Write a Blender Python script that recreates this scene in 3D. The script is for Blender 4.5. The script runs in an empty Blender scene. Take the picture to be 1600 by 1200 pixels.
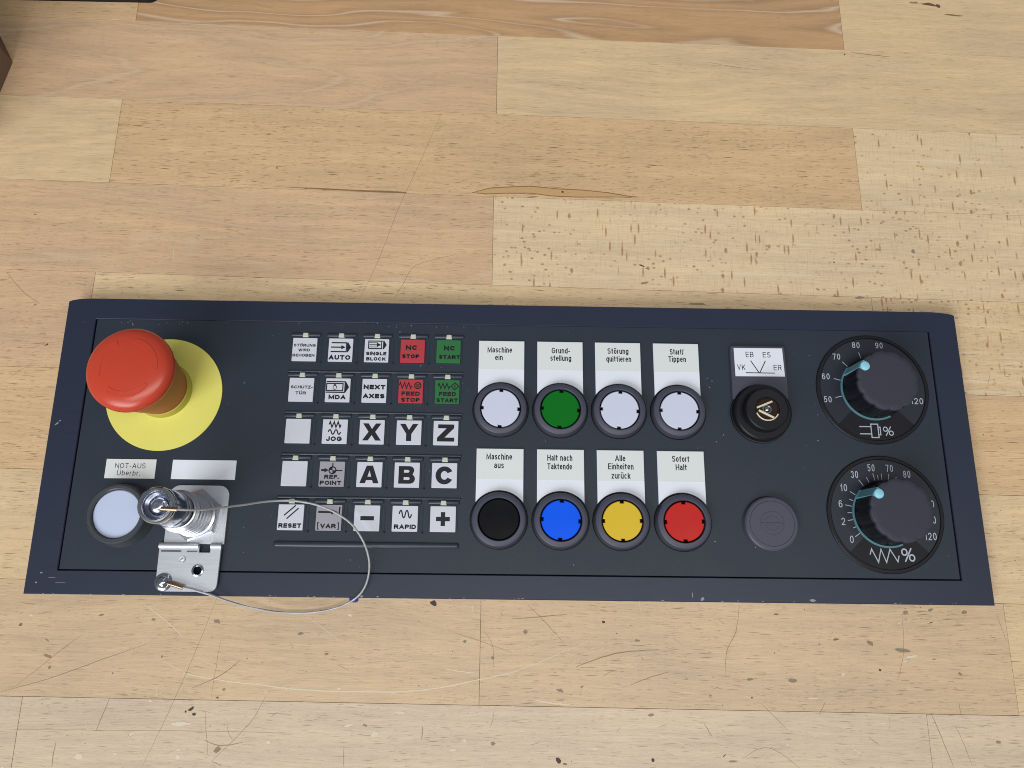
import bpy, math, random
from mathutils import Vector, Matrix
from mathutils.geometry import tessellate_polygon

# ------------------------------------------------------------------ camera, world, lamps, exposure
scene = bpy.context.scene
COL = scene.collection
S = 0.001                                  # all sizes below are in millimetres

cam_data = bpy.data.cameras.new("camera")
cam = bpy.data.objects.new("camera", cam_data)
COL.objects.link(cam)
cam_data.sensor_width = 36.0
cam_data.lens = 36.0 * 1236.18 / 1600.0
cam_data.clip_start = 0.02
cam_data.clip_end = 50.0
rot = Matrix(((0.9998200540578149, -0.014690089648017494, -0.012002531814629382),
              (0.011077768088390071, 0.9657555579623921, -0.2592170621678281),
              (0.015399433691140326, 0.25903745584542986, 0.9657445075749125)))
cam.matrix_world = Matrix.Translation(Vector((-6.0905, -76.0491, 407.074)) * S) @ rot.to_4x4()
scene.camera = cam

world = bpy.data.worlds.new("World")
scene.world = world
world.use_nodes = True
bg = world.node_tree.nodes["Background"]
bg.inputs["Color"].default_value = (0.86, 0.93, 1.0, 1)
bg.inputs["Strength"].default_value = 0.20


def area_lamp(name, loc, target, sx, sy, power, color):
    d = bpy.data.lights.new(name, "AREA")
    d.shape = "RECTANGLE"
    d.size, d.size_y, d.energy, d.color = sx, sy, power, color
    o = bpy.data.objects.new(name, d)
    COL.objects.link(o)
    o.location = loc
    o.rotation_euler = (Vector(target) - Vector(loc)).to_track_quat("-Z", "Y").to_euler()
    return o


area_lamp("window_lamp", (-1.45, -2.45, 2.05), (0, 0, 0), 2.4, 1.5, 88.0, (0.93, 0.97, 1.0))
area_lamp("ceiling_lamp", (0.15, -0.55, 2.3), (0, 0.1, 0), 2.2, 0.5, 25.0, (1.0, 0.97, 0.92))
scene.view_settings.view_transform = "Standard"
scene.view_settings.look = "None"
scene.view_settings.exposure = 0.08
scene.view_settings.gamma = 1.0
scene.cycles.filter_width = 1.0

# ------------------------------------------------------------------ measured data (mm on the real surfaces)
SCRATCHES = [([[-44.9, 203.0], [-55.1, 172.7], [-66.7, 141.4], [-77.7, 105.3], [-87.1, 82.1]], 0.22, 'd'), ([[-148.1, -77.8], [-157.4, -107.8], [-166.3, -132.9], [-175.5, -156.6]], 0.22, 'd'), ([[-32.7, 111.2], [-55.9, 103.8], [-62.0, 94.0], [-67.5, 82.4]], 0.25, 'd'), ([[-284.2, 95.9], [-273.4, 84.6], [-262.6, 77.2]], 0.3, 'd'), ([[-170.9, -108.5], [-163.1, -112.9], [-155.0, -115.5], [-134.3, -118.3], [-109.1, -120.7], [-93.4, -121.7], [-62.0, -122.0], [-40.1, -120.6], [-15.0, -115.9], [0.7, -112.2], [16.5, -106.4], [39.0, -97.3]], 0.55, 'l'), ([[-133.8, -108.1], [-142.5, -115.1], [-155.9, -121.1]], 0.4, 'd'), ([[32.4, -109.5], [45.3, -104.9], [56.5, -102.3], [74.2, -100.9]], 0.55, 'd'), ([[59.3, -117.6], [68.9, -114.2], [78.5, -111.4]], 0.35, 'd'), ([[115.7, -79.2], [113.3, -91.4], [107.8, -102.1], [106.8, -113.9]], 0.3, 'd'), ([[198.4, -84.3], [197.0, -101.2], [192.2, -114.8]], 0.22, 'd'), ([[207.3, -129.5], [210.8, -139.7], [215.2, -153.7]], 0.35, 'd'), ([[218.4, -134.4], [221.4, -142.5], [224.6, -153.6]], 0.22, 'd'), ([[166.2, -144.4], [168.5, -146.7], [171.2, -147.8]], 0.4, 'l'), ([[12.5, -125.1], [21.3, -126.5], [29.1, -127.0]], 0.7, 'l'), ([[63.4, -136.6], [81.9, -143.7], [100.3, -149.8]], 0.25, 'l'), ([[0.4, -87.0], [16.5, -85.6], [28.5, -84.5]], 0.4, 'd'), ([[8.4, -80.1], [18.1, -89.3], [26.8, -99.0]], 0.25, 'd'), ([[-248.7, -123.8], [-225.0, -117.1], [-204.3, -109.4], [-180.4, -100.8]], 0.35, 'd'), ([[-241.5, -121.1], [-223.8, -105.5], [-212.6, -96.3]], 0.25, 'd'), ([[-186.2, -80.7], [-172.3, -89.8], [-163.4, -97.3]], 0.4, 'l'), ([[-105.7, -84.4], [-95.6, -91.4], [-85.6, -98.0]], 0.25, 'l'), ([[-195.1, -125.9], [-197.7, -134.0], [-199.7, -141.0]], 0.35, 'd'), ([[-218.2, -146.2], [-218.5, -151.9], [-218.3, -157.2]], 0.4, 'd'), ([[-147.0, -144.8], [-139.1, -147.0], [-128.5, -145.5]], 0.4, 'd'), ([[-119.7, -124.6], [-126.3, -136.9], [-142.9, -154.1]], 0.25, 'd'), ([[-148.5, -131.3], [-147.0, -139.9], [-144.7, -151.9]], 0.22, 'd'), ([[-42.6, -137.6], [-42.6, -143.6]], 0.4, 'd'), ([[-80.0, -147.9], [-79.5, -156.1]], 0.3, 'd'), ([[-32.6, -111.0], [-24.6, -112.2], [-16.7, -113.0]], 0.45, 'l'), ([[-144.3, -98.6], [-145.2, -110.6], [-146.1, -125.4]], 0.18, 'd'), ([[112.7, -150.6], [125.5, -145.6], [140.3, -154.6]], 0.22, 'd'), ([[-31.6, -92.9], [-12.2, -98.8], [0.6, -103.2]], 0.18, 'd'), ([[-63.0, -103.8], [-50.0, -109.7]], 0.2, 'l'), ([[-13.9, -92.7], [-9.0, -100.3], [-8.8, -113.8]], 0.2, 'd'), ([[94.8, -134.9], [98.3, -140.7]], 0.3, 'd'), ([[123.8, -125.9], [135.5, -137.4]], 0.2, 'd'), ([[246.8, -82.2], [249.8, -94.6]], 0.22, 'd'), ([[116.4, 241.3], [133.9, 238.1], [149.5, 236.2]], 0.3, 'd'), ([[205.9, 250.2], [221.6, 248.3], [230.3, 247.6]], 0.5, 'd'), ([[-276.2, 31.2], [-258.2, 45.8]], 0.15, 'd'), ([[-192.6, 103.3], [-193.0, 113.1]], 0.25, 'l'), ([[-239.6, -140.7], [-153.7, -140.6], [-101.2, -141.2]], 0.18, 'd'), ([[-114.6, 70.3], [-114.4, 68.4]], 0.2, 'd'), ([[245.9, -72.8], [262.1, -74.5]], 0.3, 'l')]
STAINS = [[-140.4, -149.0, 4.27, 2.83, 30, 'd'], [-155.4, -130.8, 3.1, 1.6, 40, 'k'], [-153.6, -133.1, 2.17, 1.6, 0, 'k'], [-157.8, -131.9, 1.22, 0.94, 0, 'k'], [-39.1, -79.7, 2.88, 4.28, 70, 'k'], [-147.1, -89.8, 2.56, 3.96, 80, 'g'], [-204.7, -87.3, 2.56, 1.32, 10, 'd'], [-244.2, -92.4, 2.24, 1.65, 20, 'b'], [-23.1, -98.0, 2.24, 1.65, 0, 'g'], [-8.9, -105.7, 1.92, 1.98, 0, 'g'], [-178.7, -89.2, 2.24, 1.65, 0, 'g'], [-104.9, -95.2, 3.2, 1.65, 0, 'g'], [-91.5, -104.7, 2.52, 1.62, 0, 'g'], [46.5, -88.0, 1.95, 1.34, 0, 'k'], [63.1, -96.8, 3.58, 1.34, 5, 'g'], [180.7, -96.8, 3.9, 2.34, -35, 'd'], [196.5, -100.0, 9.1, 2.01, -5, 'g'], [200.3, -81.7, 3.58, 1.67, 10, 'g'], [230.5, -81.4, 3.3, 2.04, 10, 'd'], [213.3, -80.4, 3.25, 1.67, 15, 'g'], [24.4, -120.6, 1.89, 4.54, 80, 'g'], [68.9, -131.3, 3.78, 1.62, 10, 'g'], [23.4, -152.2, 2.48, 3.19, 40, 'k'], [7.2, -93.1, 2.88, 2.31, 0, 'g'], [72.0, 106.0, 3.65, 1.13, -25, 'k'], [75.2, 104.1, 2.92, 1.13, -25, 'g'], [27.2, 151.4, 1.48, 1.52, 0, 'k'], [228.4, 117.5, 2.22, 3.05, 0, 'g'], [73.5, 95.6, 5.76, 1.48, 15, 'g'], [-139.4, 163.9, 1.11, 1.91, 0, 'd'], [-274.1, 131.4, 1.8, 1.11, 0, 'd'], [181.9, 110.0, 1.11, 1.14, 0, 'k'], [-265.0, 76.8, 1.75, 1.08, 20, 'd'], [-255.3, 53.5, 2.07, 1.07, 10, 'd'], [-254.6, 53.9, 1.38, 1.07, 0, 'k'], [102.6, 83.4, 10.8, 1.85, 0, 'g'], [194.8, 88.8, 6.57, 1.88, 0, 'g'], [-143.0, -125.4, 1.86, 1.28, 0, 'b'], [201.8, 248.8, 1.19, 1.22, 0, 'k'], [98.7, -122.3, 1.57, 0.97, 0, 'd'], [238.8, -142.3, 3.15, 1.62, 0, 'g'], [69.2, -151.8, 1.86, 1.92, 0, 'k'], [119.2, -123.0, 0.96, 0.99, 0, 'k'], [184.2, -109.5, 1.6, 1.32, 0, 'k'], [224.2, -110.9, 2.6, 1.34, -40, 'd'], [41.4, -146.9, 2.48, 1.28, 0, 'l'], [-159.6, -137.4, 9.92, 2.24, 3, 'l'], [-78.3, -137.3, 5.58, 1.28, 12, 'l'], [-65.6, -141.2, 4.96, 2.24, 25, 'l'], [-206.3, -152.4, 4.88, 3.14, 0, 'l'], [-159.0, -152.3, 2.44, 2.51, 0, 'l'], [-53.7, -131.3, 4.41, 1.3, 0, 'l'], [-116.2, -145.4, 2.44, 1.88, 0, 'l'], [-175.4, -127.2, 2.48, 1.28, 0, 'l'], [-189.1, -151.1, 1.83, 1.26, 0, 'l'], [-27.3, -148.0, 3.1, 1.28, 0, 'l'], [-22.2, -143.7, 2.79, 1.28, 0, 'l'], [-8.2, -145.0, 2.79, 1.92, 0, 'd'], [165.4, -111.8, 2.56, 1.32, 40, 'l'], [149.3, -123.0, 6.3, 0.97, 0, 'l'], [201.0, -103.0, 5.85, 1.34, 10, 'l'], [131.9, -101.9, 0.96, 0.99, 0, 'd'], [118.8, -114.6, 3.84, 1.32, 0, 'g'], [139.8, -115.0, 5.12, 1.98, 0, 'g'], [134.3, -83.4, 3.25, 1.0, 0, 'b'], [5.7, -139.2, 1.86, 0.96, 0, 'l'], [107.9, -152.0, 5.58, 1.28, 0, 'g'], [-228.2, -107.0, 1.58, 4.54, 70, 'd'], [-226.7, -112.3, 1.89, 1.62, 0, 'g'], [-195.4, -114.7, 1.26, 0.97, 0, 'd'], [-140.3, -121.6, 1.89, 1.62, 0, 'd'], [-172.4, -106.7, 1.26, 1.3, 0, 'd'], [259.0, 286.7, 10.53, 2.5, -10, 'r'], [249.4, 287.9, 6.48, 1.67, 0, 'd'], [264.5, 285.4, 3.65, 2.92, -50, 'r'], [273.4, 279.0, 16.4, 1.27, -5, 'b']]
POCKET = [[-25.2, 150.0], [-15.3, 153.1], [-2.2, 154.2], [8.9, 154.8], [23.9, 153.4], [38.8, 152.9], [53.7, 151.5], [66.7, 149.3], [73.4, 149.0], [53.6, 148.7], [35.0, 148.3], [20.1, 148.8], [9.0, 150.3], [-5.9, 150.0], [-17.1, 149.3]]
STREAK = [[-150.6, 152.5], [-135.7, 151.5], [-113.5, 151.2], [-91.2, 150.4], [-76.4, 150.2], [-63.4, 149.7], [-63.4, 148.9], [-83.8, 149.3], [-113.4, 150.3]]
CABLE = [[-156.8, -40.2, 51], [-153.1, -40.3, 51], [-149.9, -40.4, 50.5], [-144.7, -40.2, 47], [-140.2, -39.0, 40], [-135.7, -37.3, 32], [-131.0, -35.4, 24], [-125.6, -33.4, 17], [-119.3, -31.8, 12], [-112.3, -31.1, 9], [-106.1, -31.5, 8], [-99.6, -32.6, 8], [-94.4, -34.2, 8], [-89.2, -36.4, 8], [-84.2, -39.2, 8], [-79.8, -42.6, 8], [-76.4, -46.6, 8], [-73.7, -50.9, 7.5], [-71.6, -55.8, 7], [-70.5, -61.0, 6], [-70.7, -66.5, 5], [-72.1, -71.7, 4], [-74.9, -76.0, 2.8], [-79.4, -79.4, 1], [-85.3, -82.0, -1], [-92.4, -83.9, -2.5], [-101.4, -85.1, -3.5], [-109.3, -85.2, -3.5], [-117.2, -84.8, -3], [-124.9, -83.6, -2], [-132.3, -82.0, 0], [-139.7, -79.8, 2], [-147.3, -77.1, 3.5], [-153.5, -75.4, 4.2], [-157.3, -74.4, 4.4], [-160.8, -73.7, 4.4], [-165.7, -72.3, 4.4]]


random.seed(7)


# ------------------------------------------------------------------ materials
class NT:
    def __init__(self, name):
        self.m = bpy.data.materials.new(name)
        self.m.use_nodes = True
        self.t = self.m.node_tree
        self.b = self.t.nodes["Principled BSDF"]

    def n(self, typ, **kw):
        o = self.t.nodes.new(typ)
        for k, v in kw.items():
            setattr(o, k, v)
        return o

    def l(self, a, b):
        self.t.links.new(a, b)

    def val(self, sock, v):
        if hasattr(v, "bl_idname") or isinstance(v, bpy.types.NodeSocket):
            self.l(v, sock)
        else:
            sock.default_value = v

    def math(self, op, a, b=0.0, c=None, clamp=False):
        o = self.n("ShaderNodeMath", operation=op, use_clamp=clamp)
        self.val(o.inputs[0], a)
        self.val(o.inputs[1], b)
        if c is not None:
            self.val(o.inputs[2], c)
        return o.outputs[0]

    def mix(self, f, a, b, blend="MIX"):
        o = self.n("ShaderNodeMix", data_type="RGBA", blend_type=blend)
        self.val(o.inputs[0], f)
        self.val(o.inputs[6], a)
        self.val(o.inputs[7], b)
        return o.outputs[2]

    def mapping(self, vec, scale=(1, 1, 1), loc=(0, 0, 0), rotz=0.0):
        o = self.n("ShaderNodeMapping")
        self.l(vec, o.inputs[0])
        o.inputs["Scale"].default_value = scale
        o.inputs["Location"].default_value = loc
        o.inputs["Rotation"].default_value = (0, 0, rotz)
        return o.outputs[0]

    def noise(self, vec, scale, detail=3.0, rough=0.55, dist=0.0):
        o = self.n("ShaderNodeTexNoise")
        self.l(vec, o.inputs["Vector"])
        o.inputs["Scale"].default_value = scale
        o.inputs["Detail"].default_value = detail
        o.inputs["Roughness"].default_value = rough
        o.inputs["Distortion"].default_value = dist
        return o.outputs["Fac"]

    def ramp(self, f, a0, a1, v0=0.0, v1=1.0):
        o = self.n("ShaderNodeMapRange", clamp=True)
        self.val(o.inputs[0], f)
        o.inputs[1].default_value = a0
        o.inputs[2].default_value = a1
        o.inputs[3].default_value = v0
        o.inputs[4].default_value = v1
        return o.outputs[0]

    def bump(self, h, strength, dist):
        o = self.n("ShaderNodeBump")
        o.inputs["Strength"].default_value = strength
        o.inputs["Distance"].default_value = dist
        self.l(h, o.inputs["Height"])
        self.l(o.outputs[0], self.b.inputs["Normal"])


def c4(c):
    return (c[0], c[1], c[2], 1.0)


def plastic(name, color, rough=0.45, spec=0.5, grain=0.06, gscale=900.0, bump=0.0, metallic=0.0, blot=0.05):
    k = NT(name)
    co = k.n("ShaderNodeTexCoord").outputs["Object"]
    g = k.noise(co, gscale, 2.0)
    w = k.noise(co, 45.0, 3.0)
    f = k.math("ADD", k.math("MULTIPLY_ADD", g, 2 * grain, 1.0 - grain), k.math("MULTIPLY_ADD", w, 2 * blot, -blot))
    hsv = k.n("ShaderNodeHueSaturation")
    hsv.inputs["Color"].default_value = c4(color)
    k.l(f, hsv.inputs["Value"])
    k.l(hsv.outputs[0], k.b.inputs["Base Color"])
    r = k.math("MULTIPLY_ADD", w, 0.16, rough - 0.08)
    k.l(r, k.b.inputs["Roughness"])
    k.b.inputs["Specular IOR Level"].default_value = spec
    k.b.inputs["Metallic"].default_value = metallic
    if bump:
        k.bump(g, bump, 0.0002)
    return k.m


def brushed(name, color, rough, metallic, sx, sy, amp, bump=0.25, spec=0.5):
    k = NT(name)
    co = k.n("ShaderNodeTexCoord").outputs["Object"]
    g = k.noise(k.mapping(co, (sx, sy, 60.0)), 1.0, 3.0, 0.65)
    w = k.noise(co, 30.0, 3.0)
    f = k.math("ADD", k.math("MULTIPLY_ADD", g, 2 * amp, 1.0 - amp), k.math("MULTIPLY_ADD", w, 0.08, -0.04))
    hsv = k.n("ShaderNodeHueSaturation")
    hsv.inputs["Color"].default_value = c4(color)
    k.l(f, hsv.inputs["Value"])
    k.l(hsv.outputs[0], k.b.inputs["Base Color"])
    k.l(k.math("MULTIPLY_ADD", g, 0.2, rough - 0.1), k.b.inputs["Roughness"])
    k.b.inputs["Metallic"].default_value = metallic
    k.b.inputs["Specular IOR Level"].default_value = spec
    k.bump(g, bump, 0.00005)
    return k.m


def wood(name, flecks):
    """beech: the stave's own tint comes from the object colour, its figure from the custom property 'ring'"""
    k = NT(name)
    info = k.n("ShaderNodeObjectInfo")
    co = k.n("ShaderNodeTexCoord").outputs["Object"]
    off = k.n("ShaderNodeVectorMath", operation="MULTIPLY_ADD")
    k.l(info.outputs["Random"], off.inputs[0])
    off.inputs[1].default_value = (37.0, 61.0, 0.0)
    k.l(co, off.inputs[2])
    v = off.outputs[0]
    ring = k.n("ShaderNodeAttribute", attribute_type="OBJECT", attribute_name="ring").outputs["Fac"]
    dash = k.n("ShaderNodeAttribute", attribute_type="OBJECT", attribute_name="dash").outputs["Fac"]
    # gently wandering grain
    wob = k.noise(k.mapping(v, (9, 30, 1)), 1.0, 2.0)
    sep = k.n("ShaderNodeSeparateXYZ")
    k.l(v, sep.inputs[0])
    yw = k.math("MULTIPLY_ADD", k.math("SUBTRACT", wob, 0.5), 0.012, sep.outputs[1])
    comb = k.n("ShaderNodeCombineXYZ")
    k.l(sep.outputs[0], comb.inputs[0])
    k.l(yw, comb.inputs[1])
    u = comb.outputs[0]
    fibre = k.noise(k.mapping(u, (70, 1900, 1)), 1.0, 3.0, 0.7)
    band = k.noise(k.mapping(u, (6, 95, 1)), 1.0, 3.0, 0.55)
    blot = k.noise(k.mapping(v, (12, 22, 1)), 1.0, 3.0, 0.6)
    fig = k.noise(k.mapping(u, (2.4, 17, 1)), 1.0, 3.0, 0.40, 0.1)
    fr = k.math("FRACT", k.math("MULTIPLY", fig, 17.0))
    pale = k.math("MULTIPLY", k.ramp(k.math("ABSOLUTE", k.math("SUBTRACT", fr, 0.5)), 0.0, 0.10, 1.0, 0.0), k.ramp(k.noise(k.mapping(v, (9, 30, 1), (5, 5, 0)), 1.0, 2.0), 0.32, 0.52, 0.10, 1.0))
    grad = k.math("MULTIPLY", k.math("COSINE", k.math("MULTIPLY", fr, 2 * math.pi)), 0.06)
    val = k.math("MULTIPLY_ADD", band, 0.30, 0.85)
    val = k.math("ADD", val, k.math("MULTIPLY_ADD", blot, 0.30, -0.15))
    val = k.math("ADD", val, k.math("MULTIPLY_ADD", fibre, 0.60, -0.30))
    streak = k.noise(k.mapping(u, (16, 420, 1), (2, 4, 0)), 1.0, 3.0, 0.6)
    val = k.math("ADD", val, k.math("MULTIPLY_ADD", streak, 0.30, -0.15))
    speck = k.noise(k.mapping(v, (1500, 1700, 1)), 1.0, 1.0)
    val = k.math("ADD", val, k.math("MULTIPLY_ADD", speck, 0.24, -0.12))
    val = k.math("ADD", val, k.math("MULTIPLY", grad, ring))
    col = k.mix(1.0, info.outputs["Color"], k.n("ShaderNodeCombineColor").outputs[0], "MULTIPLY")
    mul = col.node
    cc = mul.inputs[7].links[0].from_node
    warm = k.math("MULTIPLY_ADD", blot, -0.14, 1.07)
    k.l(val, cc.inputs[0])
    k.l(val, cc.inputs[1])
    k.l(k.math("MULTIPLY", val, warm), cc.inputs[2])
    col = k.mix(k.math("MULTIPLY", k.math("MULTIPLY", pale, ring), 0.40), col, (0.73, 0.56, 0.40, 1))
    # short dark medullary dashes
    dmask = None
    for sx, sy, th, prob, ox in ((70, 1250, 0.21, 0.62, 0.0), (120, 1700, 0.20, 0.66, 3.3), (230, 2300, 0.20, 0.6, 8.1)):
        vo = k.n("ShaderNodeTexVoronoi", feature="F1")
        k.l(k.mapping(u, (sx, sy, 1), (ox, ox, 0)), vo.inputs["Vector"])
        vo.inputs["Scale"].default_value = 1.0
        vo.inputs["Randomness"].default_value = 0.9
        spot = k.ramp(vo.outputs["Distance"], th * 0.6, th * 1.35, 1.0, 0.0)
        sc = k.n("ShaderNodeSeparateColor")
        k.l(vo.outputs["Color"], sc.inputs[0])
        on = k.math("MULTIPLY", k.math("LESS_THAN", sc.outputs[0], prob), k.math("MULTIPLY_ADD", sc.outputs[1], 0.7, 0.3))
        one = k.math("MULTIPLY", spot, on)
        dmask = one if dmask is None else k.math("MAXIMUM", dmask, one)
    clump = k.ramp(k.noise(k.mapping(v, (22, 60, 1)), 1.0, 2.0), 0.30, 0.62, 0.45, 1.0)
    dmask = k.math("MULTIPLY", k.math("MULTIPLY", dmask, clump), dash)
    col = k.mix(dmask, col, (0.15, 0.075, 0.03, 1))
    if flecks:
        # quarter-sawn ray flecks: brown blobs standing across the grain, pale cross-hatched ground
        vo = k.n("ShaderNodeTexVoronoi", feature="F1")
        k.l(k.mapping(v, (165, 95, 1), (0, 0, 0), 0.12), vo.inputs["Vector"])
        vo.inputs["Scale"].default_value = 1.0
        sc = k.n("ShaderNodeSeparateColor")
        k.l(vo.outputs["Color"], sc.inputs[0])
        edge = k.noise(k.mapping(v, (900, 500, 1)), 1.0, 2.0)
        dist = k.math("MULTIPLY_ADD", k.math("SUBTRACT", edge, 0.5), 0.22, vo.outputs["Distance"])
        th = k.math("MULTIPLY_ADD", sc.outputs[2], 0.12, 0.06)
        spot = k.math("SMOOTH_MIN", 1.0, k.math("MULTIPLY", k.math("SUBTRACT", th, dist), 16.0, clamp=True), 0.05)
        vo2 = k.n("ShaderNodeTexVoronoi", feature="F1")
        k.l(k.mapping(v, (420, 75, 1), (7, 2, 0), 0.06), vo2.inputs["Vector"])
        vo2.inputs["Scale"].default_value = 1.0
        sc2 = k.n("ShaderNodeSeparateColor")
        k.l(vo2.outputs["Color"], sc2.inputs[0])
        bars = k.math("MULTIPLY", k.ramp(vo2.outputs["Distance"], 0.16, 0.30, 1.0, 0.0), k.math("LESS_THAN", sc2.outputs[0], 0.34))
        vo3 = k.n("ShaderNodeTexVoronoi", feature="F1")
        k.l(k.mapping(v, (230, 330, 1), (1, 9, 0), 0.5), vo3.inputs["Vector"])
        vo3.inputs["Scale"].default_value = 1.0
        sc3 = k.n("ShaderNodeSeparateColor")
        k.l(vo3.outputs["Color"], sc3.inputs[0])
        dots = k.math("MULTIPLY", k.ramp(vo3.outputs["Distance"], 0.14, 0.27, 1.0, 0.0), k.math("LESS_THAN", sc3.outputs[0], 0.75))
        dens = k.ramp(k.noise(k.mapping(v, (14, 40, 1)), 1.0, 2.0), 0.36, 0.58, 0.0, 1.0)
        f = k.math("MAXIMUM", k.math("MULTIPLY", spot, k.math("LESS_THAN", sc.outputs[0], 0.5)), k.math("MAXIMUM", bars, k.math("MULTIPLY", dots, dens)))
        hatch = k.noise(k.mapping(v, (1100, 90, 1)), 1.0, 2.0)
        col = k.mix(k.ramp(hatch, 0.52, 0.75, 0.0, 0.28), col, (0.42, 0.25, 0.11, 1))
        lines = k.noise(k.mapping(v, (10, 420, 1)), 1.0, 2.0)
        col = k.mix(k.ramp(lines, 0.56, 0.72, 0.0, 0.45), col, (0.78, 0.64, 0.47, 1))
        col = k.mix(k.math("MULTIPLY", f, 0.80), col, (0.35, 0.175, 0.07, 1))
    k.l(col, k.b.inputs["Base Color"])
    k.l(k.math("MULTIPLY_ADD", band, 0.16, 0.36), k.b.inputs["Roughness"])
    k.b.inputs["Specular IOR Level"].default_value = 0.42
    h = k.math("SUBTRACT", k.math("MULTIPLY", fibre, 0.5), dmask)
    k.bump(h, 0.25, 0.00012)
    return k.m


M = {}
M["wood"] = wood("beech_wood", False)
M["fleck_wood"] = wood("quarter_sawn_beech", True)
M["glue"] = plastic("glue_line", (0.22, 0.12, 0.05), 0.7)
M["frame"] = brushed("anodised_frame", (0.011, 0.018, 0.042), 0.46, 0.0, 55, 2600, 0.10, 0.18, 0.5)
M["face"] = plastic("speckled_faceplate", (0.017, 0.026, 0.041), 0.50, 0.40, 0.14, 2600.0, 0.25)
M["ridge"] = plastic("ridge_plastic", (0.024, 0.034, 0.052), 0.36, 0.5)
M["black"] = plastic("black_plastic", (0.006, 0.006, 0.009), 0.45, 0.3)
M["gap"] = plastic("dark_gap", (0.004, 0.004, 0.006), 0.8, 0.1)
M["bezel"] = plastic("grey_bezel", (0.058, 0.058, 0.088), 0.45, 0.4, 0.05)
M["knob"] = plastic("knob_plastic", (0.034, 0.035, 0.052), 0.62, 0.35, 0.22, 3200.0, 0.5)
M["dial"] = plastic("dial_grey", (0.019, 0.022, 0.034), 0.45, 0.35)
M["dialdark"] = plastic("dial_dark", (0.007, 0.007, 0.011), 0.5, 0.3)
M["white"] = plastic("white_plastic", (0.74, 0.77, 0.85), 0.40, 0.35, 0.012, 700, 0.0, 0.0, 0.02)
M["paper"] = plastic("cream_paper", (0.68, 0.70, 0.70), 0.55, 0.3, 0.015, 1500, 0.0, 0.0, 0.02)
M["keywhite"] = plastic("key_white", (0.59, 0.60, 0.67), 0.5, 0.3, 0.03, 1800, 0.0, 0.0, 0.03)
M["keygrey"] = plastic("key_grey", (0.33, 0.315, 0.36), 0.5, 0.3, 0.06, 1800, 0.0, 0.0, 0.04)
M["keyred"] = plastic("key_red", (0.43, 0.042, 0.052), 0.5, 0.3, 0.05, 1800)
M["keygreen"] = plastic("key_green", (0.024, 0.15, 0.045), 0.5, 0.3, 0.05, 1800)
M["led"] = plastic("led_cream", (0.55, 0.57, 0.48), 0.35, 0.5)
M["ink"] = plastic("black_ink", (0.012, 0.012, 0.018), 0.5, 0.3)
M["inkwhite"] = plastic("pale_print", (0.42, 0.45, 0.52), 0.5, 0.3)
M["teal"] = plastic("teal_plastic", (0.080, 0.20, 0.24), 0.45, 0.4)
M["pointer"] = plastic("pointer_teal", (0.15, 0.36, 0.43), 0.45, 0.4)
M["tealdot"] = plastic("pale_teal", (0.27, 0.60, 0.72), 0.4, 0.4)
M["red"] = plastic("emergency_red", (0.52, 0.050, 0.022), 0.30, 0.5, 0.06, 1500, 0.12)
M["stemshade"] = plastic("shaded_stem_red", (0.33, 0.022, 0.014), 0.42, 0.4, 0.06, 1500, 0.12)  # head red painted darker, as shade and against bounce from the yellow disc
M["yellow"] = plastic("signal_yellow", (0.74, 0.69, 0.15), 0.55, 0.35, 0.03)
M["collar"] = plastic("collar_yellow", (0.44, 0.40, 0.06), 0.5, 0.35, 0.03)
for nm, c in (("lens_white", (0.59, 0.62, 0.75)), ("lens_green", (0.003, 0.145, 0.012)), ("lens_blue", (0.004, 0.10, 0.85)),
              ("lens_yellow", (0.68, 0.46, 0.035)), ("lens_red", (0.52, 0.022, 0.018)), ("lens_black", (0.004, 0.004, 0.006))):
    M[nm] = plastic(nm, c, 0.22, 0.28, 0.015, 600, 0.0, 0.0, 0.03)
M["diffuser"] = plastic("diffuser_white", (0.50, 0.56, 0.74), 0.45, 0.35, 0.01)
M["rim"] = plastic("rim_smoke", (0.05, 0.06, 0.065), 0.3, 0.5)
M["steel"] = brushed("stainless_sheet", (0.58, 0.60, 0.65), 0.42, 0.7, 60, 1400, 0.06, 0.1)
M["chrome"] = plastic("nickel_plate", (0.45, 0.48, 0.54), 0.20, 0.5, 0.02, 900, 0.0, 1.0)
M["copper"] = plastic("brass_crimp", (0.36, 0.26, 0.18), 0.28, 0.5, 0.1, 1500, 0.0, 1.0)
M["barrel"] = plastic("blackened_brass", (0.045, 0.03, 0.022), 0.3, 0.5, 0.1, 900, 0.0, 0.7)
M["bright"] = plastic("bright_steel", (0.76, 0.64, 0.45), 0.45, 0.5, 0.05, 900, 0.0, 0.3)
M["satin"] = plastic("satin_nickel", (0.50, 0.51, 0.55), 0.34, 0.5, 0.02, 900, 0.0, 1.0)
M["darkchrome"] = plastic("dark_nickel", (0.42, 0.44, 0.52), 0.24, 0.5, 0.02, 900, 0.0, 1.0)
M["cable"] = plastic("steel_rope", (0.40, 0.40, 0.40), 0.42, 0.5, 0.25, 2500, 0.3, 0.15)
M["cardboard"] = plastic("brown_board", (0.21, 0.145, 0.10), 0.8, 0.2, 0.1, 900)
M["bluescrap"] = plastic("blue_plastic", (0.01, 0.015, 0.20), 0.4)
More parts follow.
